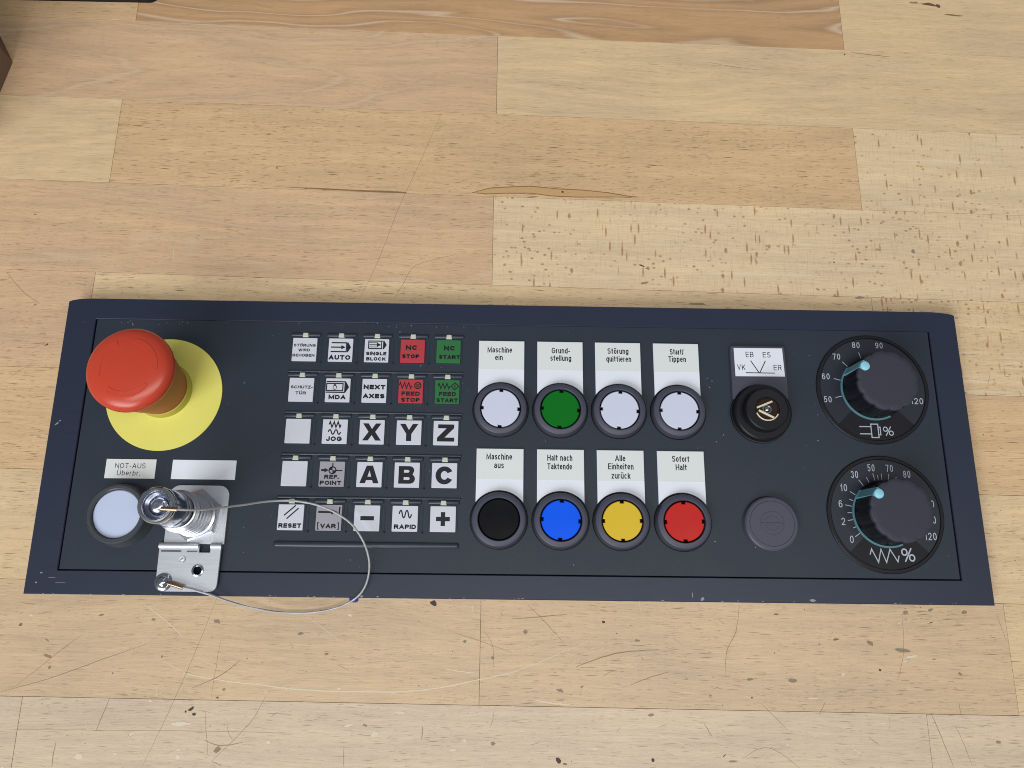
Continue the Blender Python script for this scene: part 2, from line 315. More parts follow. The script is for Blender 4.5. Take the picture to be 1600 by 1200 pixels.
for nm, c in (("m_d", (0.33, 0.215, 0.125)), ("m_k", (0.07, 0.05, 0.04)), ("m_g", (0.28, 0.225, 0.175)), ("m_b", (0.28, 0.15, 0.06)),
              ("m_r", (0.16, 0.07, 0.04)), ("m_l", (0.80, 0.70, 0.55)), ("m_pocket", (0.68, 0.44, 0.20))):
    M[nm] = plastic(nm, c, 0.6, 0.3, 0.2, 1500)
    M[nm].node_tree.nodes["Principled BSDF"].inputs["Alpha"].default_value = {"m_k": 0.9, "m_l": 0.8, "m_d": 0.6, "m_g": 0.6, "m_pocket": 0.6}.get(nm, 0.75)
M["dust"] = plastic("dust", (0.26, 0.28, 0.30), 0.8, 0.2)


# ------------------------------------------------------------------ mesh helpers
class MB:
    """collects vertices (mm) and faces for ONE mesh"""

    def __init__(self):
        self.v, self.f, self.mi = [], [], []

    def add(self, verts, faces, mi=0):
        o = len(self.v)
        self.v += [tuple(p) for p in verts]
        self.f += [tuple(i + o for i in f) for f in faces]
        self.mi += [mi] * len(faces)
        return self

    def lathe(self, prof, seg=48, c=(0, 0), flute=None, a0=0.0, mi=0):
        """prof: (r, z) from the axis outwards or round; r = 0 closes a cap"""
        vs, fs, rings = [], [], []
        for r, z in prof:
            if r == 0:
                rings.append([len(vs)])
                vs.append((c[0], c[1], z))
            else:
                ring = []
                for i in range(seg):
                    a = a0 + 2 * math.pi * i / seg
                    rr = r * (flute(a, z) if flute else 1.0)
                    ring.append(len(vs))
                    vs.append((c[0] + rr * math.cos(a), c[1] + rr * math.sin(a), z))
                rings.append(ring)
        for A, B in zip(rings, rings[1:]):
            for i in range(seg):
                j = (i + 1) % seg
                if len(A) == 1 and len(B) == 1:
                    continue
                if len(A) == 1:
                    fs.append((A[0], B[i], B[j]))
                elif len(B) == 1:
                    fs.append((A[i], B[0], A[j]))
                else:
                    fs.append((A[i], B[i], B[j], A[j]))
        return self.add(vs, fs, mi)

    def plate(self, loops, z0, z1, bev=0.0, bottom=False, mi=0):
        """loops[0] outer, the others holes; a small chamfer round the top"""
        top = []
        vs, fs = [], []
        for k, lp in enumerate(loops):
            n = len(lp)
            area = sum(lp[i][0] * lp[(i + 1) % n][1] - lp[(i + 1) % n][0] * lp[i][1] for i in range(n))
            lp = list(lp) if (area > 0) == (k == 0) else list(lp)[::-1]
            b = len(vs)
            inset = []
            for i in range(n):
                p, q, r = Vector(lp[i - 1]), Vector(lp[i]), Vector(lp[(i + 1) % n])
                d1, d2 = (q - p).normalized(), (r - q).normalized()
                nn = Vector((-d1.y - d2.y, d1.x + d2.x))
                nn = nn.normalized() if nn.length > 1e-6 else Vector((-d1.y, d1.x))
                ca = max(0.45, nn.dot(Vector((-d1.y, d1.x))))
                inset.append(q + nn * (bev / ca))
            vs += [(x, y, z0) for x, y in lp]
            if bev:
                vs += [(x, y, z1 - bev) for x, y in lp]
            vs += [(p.x, p.y, z1) for p in inset]
            lv = 3 if bev else 2
            for s in range(lv - 1):
                for i in range(n):
                    j = (i + 1) % n
                    fs.append((b + s * n + i, b + s * n + j, b + (s + 1) * n + j, b + (s + 1) * n + i))
            top.append((b + (lv - 1) * n, [Vector((p.x, p.y, 0)) for p in inset], b))
        tri = tessellate_polygon([t[1] for t in top])
        idx = [t[0] + i for t in top for i in range(len(t[1]))]
        flat = [p for t in top for p in t[1]]
        low = [t[2] + i for t in top for i in range(len(t[1]))]
        for t in tri:
            a, b_, c_ = (flat[i] for i in t)
            up = (b_ - a).cross(c_ - a).z
            t = t if up > 0 else t[::-1]
            fs.append(tuple(idx[i] for i in t))
            if bottom:
                fs.append(tuple(low[i] for i in t[::-1]))
        return self.add(vs, fs, mi)

    def box(self, x0, x1, y0, y1, z0, z1, bev=0.0, mi=0):
        return self.plate([[(x0, y0), (x1, y0), (x1, y1), (x0, y1)]], z0, z1, bev, True, mi)

    def sheet(self, poly, z, mi=0):
        vs = [Vector((p[0], p[1], 0)) for p in poly]
        fs = []
        for t in tessellate_polygon([vs]):
            a, b, c = (vs[i] for i in t)
            fs.append(t if (b - a).cross(c - a).z > 0 else t[::-1])
        return self.add([(p.x, p.y, z) for p in vs], fs, mi)

    def ribbon(self, pts, w, z, closed=False, taper=False, mi=0):
        P = [Vector(p) for p in pts]
        n = len(P)
        vs, fs = [], []
        for i in range(n):
            a = P[i - 1] if (i or closed) else P[i]
            b = P[(i + 1) % n] if (i < n - 1 or closed) else P[i]
            d1 = (P[i] - a).normalized() if (P[i] - a).length > 1e-9 else (b - P[i]).normalized()
            d2 = (b - P[i]).normalized() if (b - P[i]).length > 1e-9 else d1
            nn = Vector((-d1.y - d2.y, d1.x + d2.x))
            nn = nn.normalized() if nn.length > 1e-6 else Vector((-d1.y, d1.x))
            ca = max(0.35, nn.dot(Vector((-d1.y, d1.x))))
            k = w / 2 / ca
            if taper:
                k *= 0.35 + 0.65 * math.sin(math.pi * (i + 0.35) / (n - 0.3))
            vs += [(P[i].x + nn.x * k, P[i].y + nn.y * k, z), (P[i].x - nn.x * k, P[i].y - nn.y * k, z)]
        for i in range(n if closed else n - 1):
            j = (i + 1) % n
            fs.append((2 * i + 1, 2 * j + 1, 2 * j, 2 * i))
        return self.add(vs, fs, mi)

    def tube(self, pts, r, seg=10, lobes=0, twist=0.0, mi=0):
        P = [Vector(p) for p in pts]
        vs, fs = [], []
        T = [(P[min(i + 1, len(P) - 1)] - P[max(i - 1, 0)]).normalized() for i in range(len(P))]
        N = T[0].orthogonal().normalized()
        s = 0.0
        for i, p in enumerate(P):
            if i:
                s += (P[i] - P[i - 1]).length
                N = (N - T[i] * N.dot(T[i])).normalized()
            Bn = T[i].cross(N)
            for k in range(seg):
                a = 2 * math.pi * k / seg
                rr = r * (1 + (0.16 * math.cos(lobes * (a - twist * s)) if lobes else 0))
                vs.append(p + (N * math.cos(a) + Bn * math.sin(a)) * rr)
        for i in range(len(P) - 1):
            for k in range(seg):
                j = (k + 1) % seg
                fs.append((i * seg + k, i * seg + j, (i + 1) * seg + j, (i + 1) * seg + k))
        fs.append(tuple(range(seg))[::-1])
        fs.append(tuple((len(P) - 1) * seg + k for k in range(seg)))
        return self.add(vs, fs, mi)

    def mesh(self, name, mats, smooth=None):
        me = bpy.data.meshes.new(name)
        me.from_pydata([(x * S, y * S, z * S) for x, y, z in self.v], [], self.f)
        for m in (mats if isinstance(mats, (list, tuple)) else [mats]):
            me.materials.append(M[m])
        me.polygons.foreach_set("material_index", self.mi)
        me.update()
        if smooth:
            me.polygons.foreach_set("use_smooth", [True] * len(me.polygons))
            me.set_sharp_from_angle(angle=math.radians(smooth))
        return me

    def build(self, name, mats, parent=None, loc=(0, 0, 0), smooth=None, rotz=0.0):
        return link(name, self.mesh(name, mats, smooth), parent, loc, rotz)


def link(name, data, parent=None, loc=(0, 0, 0), rotz=0.0):
    o = bpy.data.objects.new(name, data)
    COL.objects.link(o)
    o.parent = parent
    o.location = (loc[0] * S, loc[1] * S, loc[2] * S)
    o.rotation_euler = (0, 0, rotz)
    return o


def tag(o, label=None, cat=None, group=None, kind=None):
    for k, v in (("label", label), ("category", cat), ("group", group), ("kind", kind)):
        if v:
            o[k] = v
    return o


def rrect(w, h, r, seg=4, cx=0, cy=0):
    pts = []
    for sx, sy, a in ((1, 1, 0), (-1, 1, 90), (-1, -1, 180), (1, -1, 270)):
        for i in range(seg + 1):
            t = math.radians(a + 90 * i / seg)
            pts.append((cx + sx * (w / 2 - r) + r * math.cos(t), cy + sy * (h / 2 - r) + r * math.sin(t)))
    return pts


def circle(r, seg=40, cx=0, cy=0, a0=0.0):
    return [(cx + r * math.cos(a0 + 2 * math.pi * i / seg), cy + r * math.sin(a0 + 2 * math.pi * i / seg)) for i in range(seg)]


def arc(r, a0, a1, n=24, cx=0, cy=0):
    return [(cx + r * math.cos(math.radians(a0 + (a1 - a0) * i / n)), cy + r * math.sin(math.radians(a0 + (a1 - a0) * i / n))) for i in range(n + 1)]


def smooth_path(pts, sub):
    P = [Vector(p) for p in pts]
    out = []
    for i in range(len(P) - 1):
        a, b, c, d = P[max(i - 1, 0)], P[i], P[i + 1], P[min(i + 2, len(P) - 1)]
        for k in range(sub):
            t = k / sub
            out.append(0.5 * ((2 * b) + (c - a) * t + (2 * a - 5 * b + 4 * c - d) * t * t + (3 * b - a - 3 * c + d) * t ** 3))
    out.append(P[-1])
    return out


def el(cx, cy, rx, ry, a0, a1, n=10):
    return [(cx + rx * math.cos(math.radians(a0 + (a1 - a0) * i / n)), cy + ry * math.sin(math.radians(a0 + (a1 - a0) * i / n))) for i in range(n + 1)]


# centre-line letters in a unit box: (relative width, [strokes]); a stroke ending in None is closed
XH = 0.73
_S = [el(.5, .74, .5, .26, 25, 180, 8) + el(.5, .74, .5, .24, 180, 270, 5)[1:] + el(.5, .26, .5, .24, 90, 0, 5)[1:] + el(.5, .26, .5, .26, 0, -155, 8)[1:]]
_s = [[(x, y * XH) for x, y in _S[0]]]
_bowl_r = lambda: [el(.5, XH / 2, .5, XH / 2, 0, 360, 18)[:-1] + [None]]
GL = {
    " ": (.30, []), "-": (.36, [[(0, .36), (1, .36)]]), ".": (.16, [[(.5, .02), (.5, .0)]]), "/": (.34, [[(0, -.02), (1, 1.02)]]),
    "A": (.80, [[(0, 0), (.5, 1), (1, 0)], [(.17, .30), (.83, .30)]]),
    "B": (.74, [[(0, .53), (.62, .53)] + el(.62, .265, .38, .265, 90, -90, 8) + [(0, 0), (0, 1), (.58, 1)] + el(.58, .765, .36, .235, 90, -90, 8)]),
    "C": (.78, [el(.5, .5, .5, .5, 38, 322, 18)]),
    "D": (.76, [[(0, 0), (0, 1), (.45, 1)] + el(.45, .5, .55, .5, 90, -90, 12) + [None]]),
    "E": (.66, [[(1, 1), (0, 1), (0, 0), (1, 0)], [(0, .52), (.92, .52)]]),
    "F": (.62, [[(1, 1), (0, 1), (0, 0)], [(0, .5), (.88, .5)]]),
    "G": (.80, [el(.5, .5, .5, .5, 42, 335, 18) + [(1, .46), (.56, .46)]]),
    "H": (.74, [[(0, 0), (0, 1)], [(1, 0), (1, 1)], [(0, .51), (1, .51)]]),
    "I": (.16, [[(.5, 0), (.5, 1)]]),
    "J": (.58, [[(1, 1), (1, .30)] + el(.5, .30, .5, .30, 0, -180, 8)]),
    "K": (.76, [[(0, 0), (0, 1)], [(.95, 1), (0, .38)], [(.32, .60), (1, 0)]]),
    "L": (.62, [[(0, 1), (0, 0), (1, 0)]]),
    "M": (.90, [[(0, 0), (0, 1), (.5, .12), (1, 1), (1, 0)]]),
    "N": (.76, [[(0, 0), (0, 1), (1, 0), (1, 1)]]),
    "O": (.82, [el(.5, .5, .5, .5, 0, 360, 22)[:-1] + [None]]),
    "P": (.70, [[(0, 0), (0, 1), (.6, 1)] + el(.6, .73, .40, .27, 90, -90, 8) + [(0, .46)]]),
    "R": (.76, [[(0, 0), (0, 1), (.6, 1)] + el(.6, .74, .36, .26, 90, -90, 8) + [(0, .48)], [(.55, .48), (1, 0)]]),
    "S": (.70, _S), "T": (.70, [[(0, 1), (1, 1)], [(.5, 1), (.5, 0)]]),
    "U": (.74, [[(0, 1), (0, .36)] + el(.5, .36, .5, .36, 180, 360, 10) + [(1, 1)]]),
    "V": (.78, [[(0, 1), (.5, 0), (1, 1)]]), "W": (1.1, [[(0, 1), (.26, 0), (.5, .9), (.74, 0), (1, 1)]]),
    "X": (.76, [[(0, 0), (1, 1)], [(0, 1), (1, 0)]]), "Y": (.76, [[(0, 1), (.5, .45), (1, 1)], [(.5, .45), (.5, 0)]]),
    "Z": (.70, [[(0, 1), (1, 1), (0, 0), (1, 0)]]),
    "0": (.60, [el(.5, .5, .5, .5, 0, 360, 20)[:-1] + [None]]), "1": (.32, [[(0, .74), (.85, 1), (.85, 0)]]),
    "2": (.60, [el(.5, .70, .48, .30, 165, -10, 9) + [(.72, .42), (0, 0), (1, 0)]]),
    "3": (.60, [el(.48, .75, .44, .25, 160, -80, 9) + el(.48, .265, .5, .265, 80, -160, 10)]),
    "5": (.60, [[(.92, 1), (.14, 1), (.06, .50)] + el(.48, .33, .50, .33, 125, -155, 12)]),
    "6": (.60, [el(.5, .62, .5, .38, 40, 180, 9) + [(0, .34)], el(.5, .31, .5, .31, 0, 360, 18)[:-1] + [None]]),
    "7": (.58, [[(0, 1), (1, 1), (.38, 0)]]),
    "8": (.60, [el(.5, .76, .43, .24, 0, 360, 16)[:-1] + [None], el(.5, .27, .5, .27, 0, 360, 16)[:-1] + [None]]),
    "9": (.60, [el(.5, .38, .5, .38, 220, 360, 9) + [(1, .66)], el(.5, .69, .5, .31, 0, 360, 18)[:-1] + [None]]),
    "%": (.98, [el(.21, .74, .21, .26, 0, 360, 14)[:-1] + [None], el(.79, .26, .21, .26, 0, 360, 14)[:-1] + [None], [(.24, -.02), (.76, 1.02)]]),
    "a": (.56, [el(.48, .53, .44, .20, 160, 0, 7) + [(.92, .2), (1, 0)], [(.92, .45), (.55, .42)] + el(.42, .21, .42, .21, 80, 290, 9) + [(.92, .18)]]),
    "b": (.58, [[(0, 1), (0, 0)], el(.5, .365, .5, .365, 0, 360, 18)[:-1] + [None]]),
    "c": (.54, [el(.5, .365, .5, .365, 45, 315, 14)]), "d": (.58, [[(1, 1), (1, 0)], el(.5, .365, .5, .365, 0, 360, 18)[:-1] + [None]]),
    "e": (.57, [[(.02, .385), (1, .385)] + el(.5, .375, .5, .355, 8, 318, 16)]),
    "f": (.42, [[(.42, 0), (.42, .80)] + el(.85, .80, .43, .20, 180, 95, 5), [(-.12, .68), (1.05, .68)]]),
    "g": (.58, [[(1, .73), (1, .0)] + el(.5, .0, .5, .27, 0, -160, 8), el(.5, .375, .5, .355, 0, 360, 18)]),
    "h": (.56, [[(0, 0), (0, 1)], [(0, .45)] + el(.5, .45, .5, .28, 180, 0, 9) + [(1, 0)]]),
    "i": (.15, [[(.5, 0), (.5, .64)], [(.5, 1.0), (.5, 1.02)]]), "k": (.54, [[(0, 0), (0, 1)], [(.95, .73), (0, .27)], [(.36, .46), (1, 0)]]),
    "l": (.15, [[(.5, 0), (.5, 1)]]),
    "n": (.56, [[(0, 0), (0, .73)], [(0, .45)] + el(.5, .45, .5, .28, 180, 0, 9) + [(1, 0)]]),
    "o": (.58, [el(.5, .365, .5, .365, 0, 360, 18)[:-1] + [None]]),
    "p": (.58, [[(0, .73), (0, -.27)], el(.5, .365, .5, .365, 0, 360, 18)[:-1] + [None]]), "q": (.58, [[(1, .73), (1, -.27)], el(.5, .365, .5, .365, 0, 360, 18)[:-1] + [None]]),
    "r": (.34, [[(0, 0), (0, .73)], [(0, .45)] + el(.9, .42, .9, .30, 180, 92, 5)]), "s": (.50, _s),
    "t": (.42, [[(.42, .95), (.42, .16)] + el(.85, .16, .43, .16, 180, 268, 5), [(-.12, .70), (1.05, .70)]]),
    "u": (.56, [[(0, .73), (0, .28)] + el(.5, .28, .5, .28, 180, 360, 9) + [(1, .28)], [(1, .73), (1, 0)]]),
    "z": (.50, [[(0, .73), (1, .73), (0, 0), (1, 0)]]),
}
for _u, _b in (("Ö", "O"), ("Ü", "U")):
    GL[_u] = (GL[_b][0], GL[_b][1] + [[(.22, 1.34), (.22, 1.36)], [(.78, 1.34), (.78, 1.36)]])
for _u, _b in (("ö", "o"), ("ü", "u")):
    GL[_u] = (GL[_b][0], GL[_b][1] + [[(.15, 1.04), (.15, 1.06)], [(.85, 1.04), (.85, 1.06)]])


def write(mb, s, cx, cy, cap, width, z, st=0.45, gap=0.11, mi=0, sy=None):
    """letters centred on (cx, cy of the capitals), given cap height, total width and stroke"""
    tot = sum(GL[c][0] for c in s) + gap * (len(s) - 1)
    k = (width - 0.0) / tot
    x = cx - width / 2
    hv = sy or st
    for c in s:
        w = GL[c][0] * k
        x0, x1 = x + st / 2, x + w - st / 2
        if x1 < x0:
            x0 = x1 = x + w / 2
        for j, stroke in enumerate(GL[c][1]):
            closed = stroke[-1] is None
            pts = [(x0 + (x1 - x0) * p[0], cy - cap / 2 + hv / 2 + (cap - hv) * p[1]) for p in stroke if p is not None]
            if not closed:
                for a, b in ((0, 1), (-1, -2)):
                    d = Vector(pts[a]) - Vector(pts[b])
                    if d.length > 1e-6:
                        q = Vector(pts[a]) + d.normalized() * st * (0.5 if d.length > 0.22 * cap or len(pts) == 2 else 0.2)
                        pts[a] = (q.x, q.y)
            mb.ribbon(pts, st, z + 0.006 * j, closed=closed, mi=mi)
        x += w + gap * k


# ------------------------------------------------------------------ the workbench top: beech staves
TZ = -8.0
bench = link("workbench_top", None, None, (0, 0, TZ))
tag(bench, kind="structure")
MB().box(-480, 480, -330, 420, -30, -2.5).build("core_board", "glue", bench)

ROWS = [(-0.0265, 312.0), (-0.0247, 257.08), (-0.0235, 202.15), (-0.0208, 147.66), (-0.0179, 92.66), (-0.0156, 36.96), (-0.0140, -17.89), (-0.0130, -73.6), (-0.0090, -127.86), (-0.0080, -183.0)]
LEFT, RIGHT = -440.0, 440.0
T_BEIGE = (0.622, 0.423, 0.238)
T_PINK = (0.602, 0.408, 0.245)
T_PALE = (0.660, 0.483, 0.286)
T_FLECK = (0.695, 0.525, 0.328)
T_DARK = (0.495, 0.297, 0.155)
T_NEAR = (0.570, 0.410, 0.252)
T_GREY = (0.585, 0.453, 0.325)
# row by row from the far edge: joints (x), then (tint, figure, dashes, flecked) of each stave
STAVES = [
    ([-234.6, 201.9], [(T_BEIGE, 0.3, 0.8, 0), (T_DARK, 1.7, 0.35, 0), (T_PALE, 0.25, 0.5, 0)]),
    ([-12.1], [(T_PINK, 1.0, 0.55, 0), (T_PALE, 0.6, 0.6, 0)]),
    ([-235.1, 201.6], [(T_PALE, 0.7, 0.5, 0), (T_BEIGE, 0.0, 1.25, 0), (T_FLECK, 0.0, 0.2, 1)]),
    ([-12.8], [(T_PINK, 0.8, 0.9, 0), (T_FLECK, 0.0, 0.2, 1)]),
    ([-234.8, 201.1], [(T_PINK, 0.1, 0.9, 0), (T_PALE, 0.1, 1.2, 0), (T_PALE, 0.2, 1.0, 1)]),
    ([-60.0], [(T_BEIGE, 0.1, 1.1, 0), (T_BEIGE, 0.2, 1.0, 0)]),
    ([120.0], [(T_PALE, 0.2, 1.0, 0), (T_PALE, 0.2, 1.0, 0)]),
    ([-15.3, 251.0], [(T_NEAR, 0.35, 0.7, 0), (T_NEAR, 0.15, 0.9, 0), (T_PALE, 0.1, 0.8, 0)]),
    ([-237.5, 205.0], [(T_GREY, 0.1, 0.7, 0), (T_GREY, 0.1, 0.7, 0), (T_GREY, 0.1, 0.8, 0)]),
]
for r, (joints, looks) in enumerate(STAVES):
    (a1, b1), (a0, b0) = ROWS[r], ROWS[r + 1]
    xs = [LEFT] + joints + [RIGHT]
    for i, (tint, ring, dash, fl) in enumerate(looks):
        x0, x1 = xs[i] + 0.07, xs[i + 1] - 0.07
        g = 0.08
        sk = 0.035 if i and joints[i - 1] == -235.1 else 0.0
        poly = [(x0, a0 * x0 + b0 + g), (x1, a0 * x1 + b0 + g), (x1, a1 * x1 + b1 - g), (x0, a1 * x0 + b1 - g)]
        cx = sum(p[0] for p in poly) / 4
        cy = sum(p[1] for p in poly) / 4
        ang = (a0 + a1) / 2
        ca, sa = math.cos(-ang), math.sin(-ang)
        loc = [((x - cx) * ca - (y - cy) * sa, (x - cx) * sa + (y - cy) * ca) for x, y in poly]
        st = MB().plate([loc], -6.0, random.uniform(-0.04, 0.0), 0.10, True).build("plank", "fleck_wood" if fl else "wood", bench, (cx, cy, 0), None, ang)
        st.color = (*tint, 1.0)
        st["ring"] = float(ring)
        st["dash"] = float(dash)

# wear on the bench: scratches, stains, raised pale chips (flat marks a hair above the wood)
rnd = random.Random(11)


def blob(x, y, w, h, ang, rn, n=9):
    a0 = math.radians(ang)
    pts = []
    for i in range(n):
        t = 2 * math.pi * i / n
        q = rn.uniform(0.62, 1.1)
        px, py = math.cos(t) * w / 2 * q, math.sin(t) * h / 2 * q
        pts.append((x + px * math.cos(a0) - py * math.sin(a0), y + px * math.sin(a0) + py * math.cos(a0)))
    return pts


marks = {"d": 0, "k": 1, "g": 2, "b": 3, "r": 4, "l": 5}
MARKM = ["m_d", "m_k", "m_g", "m_b", "m_r", "m_l"]
mb = MB()
for pts, w, t in SCRATCHES:
    path = [(p.x, p.y) for p in smooth_path([(x, y, 0) for x, y in pts], 5)]
    path = [(x + rnd.gauss(0, 0.07), y + rnd.gauss(0, 0.07)) for x, y in path]
    mb.ribbon(path, w, 0.05, taper=len(path) > 4, mi=marks[t])
for i in range(130):
    y = rnd.choice((rnd.uniform(-175, -80), rnd.uniform(-175, -80), rnd.uniform(-175, -120), rnd.uniform(-60, 60)))
    x = rnd.uniform(-300, 300) if y < -78 else rnd.choice((rnd.uniform(-330, -250), rnd.uniform(250, 330)))
    ln, a = rnd.uniform(1.0, 7.5), rnd.gauss(0.5, 0.9)
    bend = rnd.gauss(0, 0.15)
    pts = [(x + ln * t * math.cos(a + bend * t), y + ln * t * math.sin(a + bend * t)) for t in (0, 0.25, 0.5, 0.75, 1)]
    mb.ribbon(pts, rnd.uniform(0.10, 0.30), 0.04, taper=True, mi=rnd.choice((0, 0, 5, 2, 5)))
tag(mb.build("scratch_marks", MARKM, bench), kind="stuff")
mb = MB()
for x, y, w, h, a, t in STAINS:
    mb.sheet(blob(x, y, w, h, a, rnd, 11), 0.06, marks[t])
for i in range(300):
    y = rnd.choice((rnd.uniform(-175, -79), rnd.uniform(-175, -79), rnd.uniform(-175, -120), rnd.uniform(-78, 90)))
    x = rnd.uniform(-300, 300) if y < -79 else rnd.choice((rnd.uniform(-330, -247), rnd.uniform(247, 330)))
    w = 0.25 + min(1.4, rnd.expovariate(3.2))
    t = rnd.choice("ddgbkl" if y > -120 else "lllllldgb")
    mb.sheet(blob(x, y, w * rnd.uniform(1, 2.6), w * rnd.uniform(0.5, 0.9), rnd.gauss(8, 25), rnd, 7), 0.055, marks[t])
tag(mb.build("stain_marks", MARKM, bench), kind="stuff")
mb = MB()
mb.sheet(POCKET, 0.03, 1)
mb.ribbon(POCKET, 0.55, 0.045, closed=True, mi=0)
mb.sheet(STREAK, 0.04, 0)
mb.build("resin_pocket", ["m_b", "m_pocket"], bench)

# ------------------------------------------------------------------ things round the panel
carton = MB()
carton.plate([[(x + 304.2, y - 231.7) for x, y in [(-304.2, 231.7), (-318.0, 255.3), (-352.0, 300.0), (-440.0, 270.0), (-420.0, 165.0), (-316.0, 165.6)]]], 0.0, 60.0, 0.6, True)
o = link("carton_box", None, None, (-304.2, 231.7, TZ + 0.1))
tag(o, "brown cardboard box whose corner just pokes in at the left edge of the bench", "box")
carton.build("carton_body", "cardboard", o)
tp = MB()
tp.plate([[(-4.0, -1.5), (-27.0, 38.0), (-37.0, 32.0), (-14.0, -7.5)]], 60.0, 60.15, 0, True)
tp.build("tape_strip", "m_b", o)
o = link("black_case", None, None, (-317, 293.0, TZ + 0.1))
tag(o, "black equipment case standing behind the bench area at the top left edge", "case")
MB().plate([rrect(190, 38, 6, 5, 0, 0)], 0.0, 70.0, 2.0, True).build("case_body", "black", o, (0, 2, 0), 40)
MB().plate([rrect(60, 9, 4, 4, 0, 0), rrect(48, 4, 1.8, 4, 0, 0)], 70.2, 74.0, 0.8).build("handle", "bezel", o, (0, 2, 0), 40)
o = MB().plate([[(-2.8, 3.0), (2.2, 3.0), (2.0, -0.9), (1.0, -1.4), (-1.9, -1.3)]], 0.1, 1.2, 0.2, True).build("plastic_scrap", "bluescrap", None, (-79.4, -78.5, TZ), 40)
tag(o, "small blue plastic scrap peeking out under the panel's front edge by the cable", "scrap")

# ------------------------------------------------------------------ the control panel
panel = link("control_panel", None, None, (0, 0, 0))
tag(panel, "long dark blue machine control panel with buttons and two dials lying on the bench", "control panel")


def part(mb, name, mats, parent=panel, loc=(0, 0, 0), smooth=None, rotz=0.0, label=None, kind=None):
    return tag(mb.build(name, mats, parent, loc, smooth, rotz), label, None, None, kind)


# frame: a ring-shaped extrusion with softly curved far corners
tl = [(-242.2, 76.1), (-240.4, 76.9), (-237.5, 77.5), (-233.5, 77.9), (-228.0, 78.05)]
tr = [(228.0, 77.85), (233.5, 77.6), (237.5, 77.15), (240.4, 76.6), (242.0, 75.9)]
outer = [(-240.9, -77.5), (241.9, -77.9)] + tr[::-1] + tl[::-1]
inner = [(-225.9, -65.9), (226.9, -65.8), (226.8, 66.2), (-226.2, 66.3)]
part(MB().plate([outer, inner], TZ + 0.15, 0.0, 0.35, True), "frame", "frame", smooth=30)
part(MB().box(-230, 231, -70, 70, -7.6, -2.2), "backing_plate", "gap")
face = part(MB().plate([[(-225.2, -65.4), (226.0, -65.3), (225.9, 66.15), (-225.3, 66.25)]], -2.1, -0.05, 0.12), "faceplate", "face")

# paint chips and dust
mb = MB()
for x, y, w, h, a in ((95.2, -76.2, 2.6, 1.8, 50), (90.2, -74.5, 0.6, 3.0, 0), (150.3, -76.4, 3.4, 1.6, 0), (-66.4, -77.0, 1.6, 0.7, 0), (-74.4, -76.9, 1.8, 1.3, 0),
                      (-238.0, 8.2, 2.8, 0.8, 35), (-236.6, 9.8, 1.8, 0.6, 35), (-233.7, -67.3, 1.4, 0.7, 10), (-235.4, -72.0, 1.2, 0.9, 0), (-228, -69.5, 4.5, 0.25, 2), (-224, -72, 6, 0.2, 2)):
    mb.sheet(blob(x, y, w, h, a, rnd), 0.03)
for i in range(26):
    mb.sheet(blob(rnd.uniform(-235, 235), -77.25 + rnd.uniform(-0.05, 0.2), rnd.uniform(0.4, 1.8), 0.35, 0, rnd), 0.03)
tag(part(mb, "paint_chips", "dust"), kind="stuff")
mb = MB()
for i in range(150):
    x, y = rnd.uniform(-222, 222), rnd.uniform(-64, 65.5)
    w = 0.16 + rnd.expovariate(7)
    mb.sheet(blob(x, y, min(w, 0.7) * rnd.uniform(1, 1.8), min(w, 0.6), rnd.uniform(0, 180), rnd, 6), 0.02)
for i in range(30):
    x = rnd.choice((rnd.gauss(-50, 30), rnd.gauss(-190, 25)))
    mb.sheet(blob(x, 64.8 + rnd.gauss(0, 0.8), rnd.uniform(0.3, 1.0), rnd.uniform(0.2, 0.4), rnd.uniform(0, 180), rnd, 6), 0.02)
for x, y in ((104.5, 33), (106, 36.5), (103.5, 38), (106.5, 3.5), (110.6, 7.2), (160.3, 4.8), (31, -60.5), (103, -48), (-62, 61.5)):
    mb.sheet(blob(x, y, 0.9, 0.5, rnd.uniform(0, 180), rnd, 6), 0.02)
tag(part(mb, "dust_specks", "dust"), kind="stuff")

# ---- membrane keys
KX, KY, PX, PY, KS = -112.44, 50.54, 19.277, 22.27, 13.0
ZI = 0.78        # height of the printing on the keys
Z0, Z1, Z2 = 0.28, 0.5, 0.5


def zig(x0, x1, ylo, yhi, n):
    m = (ylo + yhi) / 2
    pts = [(x0, m)]
    for i in range(2 * n):
        pts.append((x0 + (x1 - x0) * (i + 0.5) / (2 * n), yhi if i % 2 == 0 else ylo))
    pts.append((x1, m))
    return pts


def sine(x0, x1, ylo, yhi, n, steps=40):
    m, a = (ylo + yhi) / 2, (yhi - ylo) / 2
    out = []
    for i in range(steps + 1):
        s = math.sin(2 * math.pi * n * i / steps)
        out.append((x0 + (x1 - x0) * i / steps, m + a * math.copysign(abs(s) ** 0.75, s)))
    return out




def k_text(*rows):
    def f(m):
        for s, x, y, cap, w in rows:
            write(m, s, x, y, cap, w, ZI, 0.32 * cap if cap > 2 else 0.25 * cap)
    return f


def k_auto(m):
    for y, x0, x1 in ((4.0, -5.0, 3.2), (1.5, -5.2, 1.0), (-1.0, -5.3, 3.2)):
        m.ribbon([(x0, y), (x1, y)], 0.7, ZI)
    m.ribbon([(3.0, 3.75), (3.0, -0.75)], 0.5, ZI)
    m.sheet([(0.3, 2.7), (2.6, 1.5), (0.3, 0.3)], ZI + 0.01)
    m.sheet([(3.3, 4.27), (3.9, 4.27), (5.5, 1.5), (3.9, -1.27), (3.3, -1.27)], ZI)
    write(m, "AUTO", -0.3, -4.2, 2.6, 11.6, ZI, 0.75)


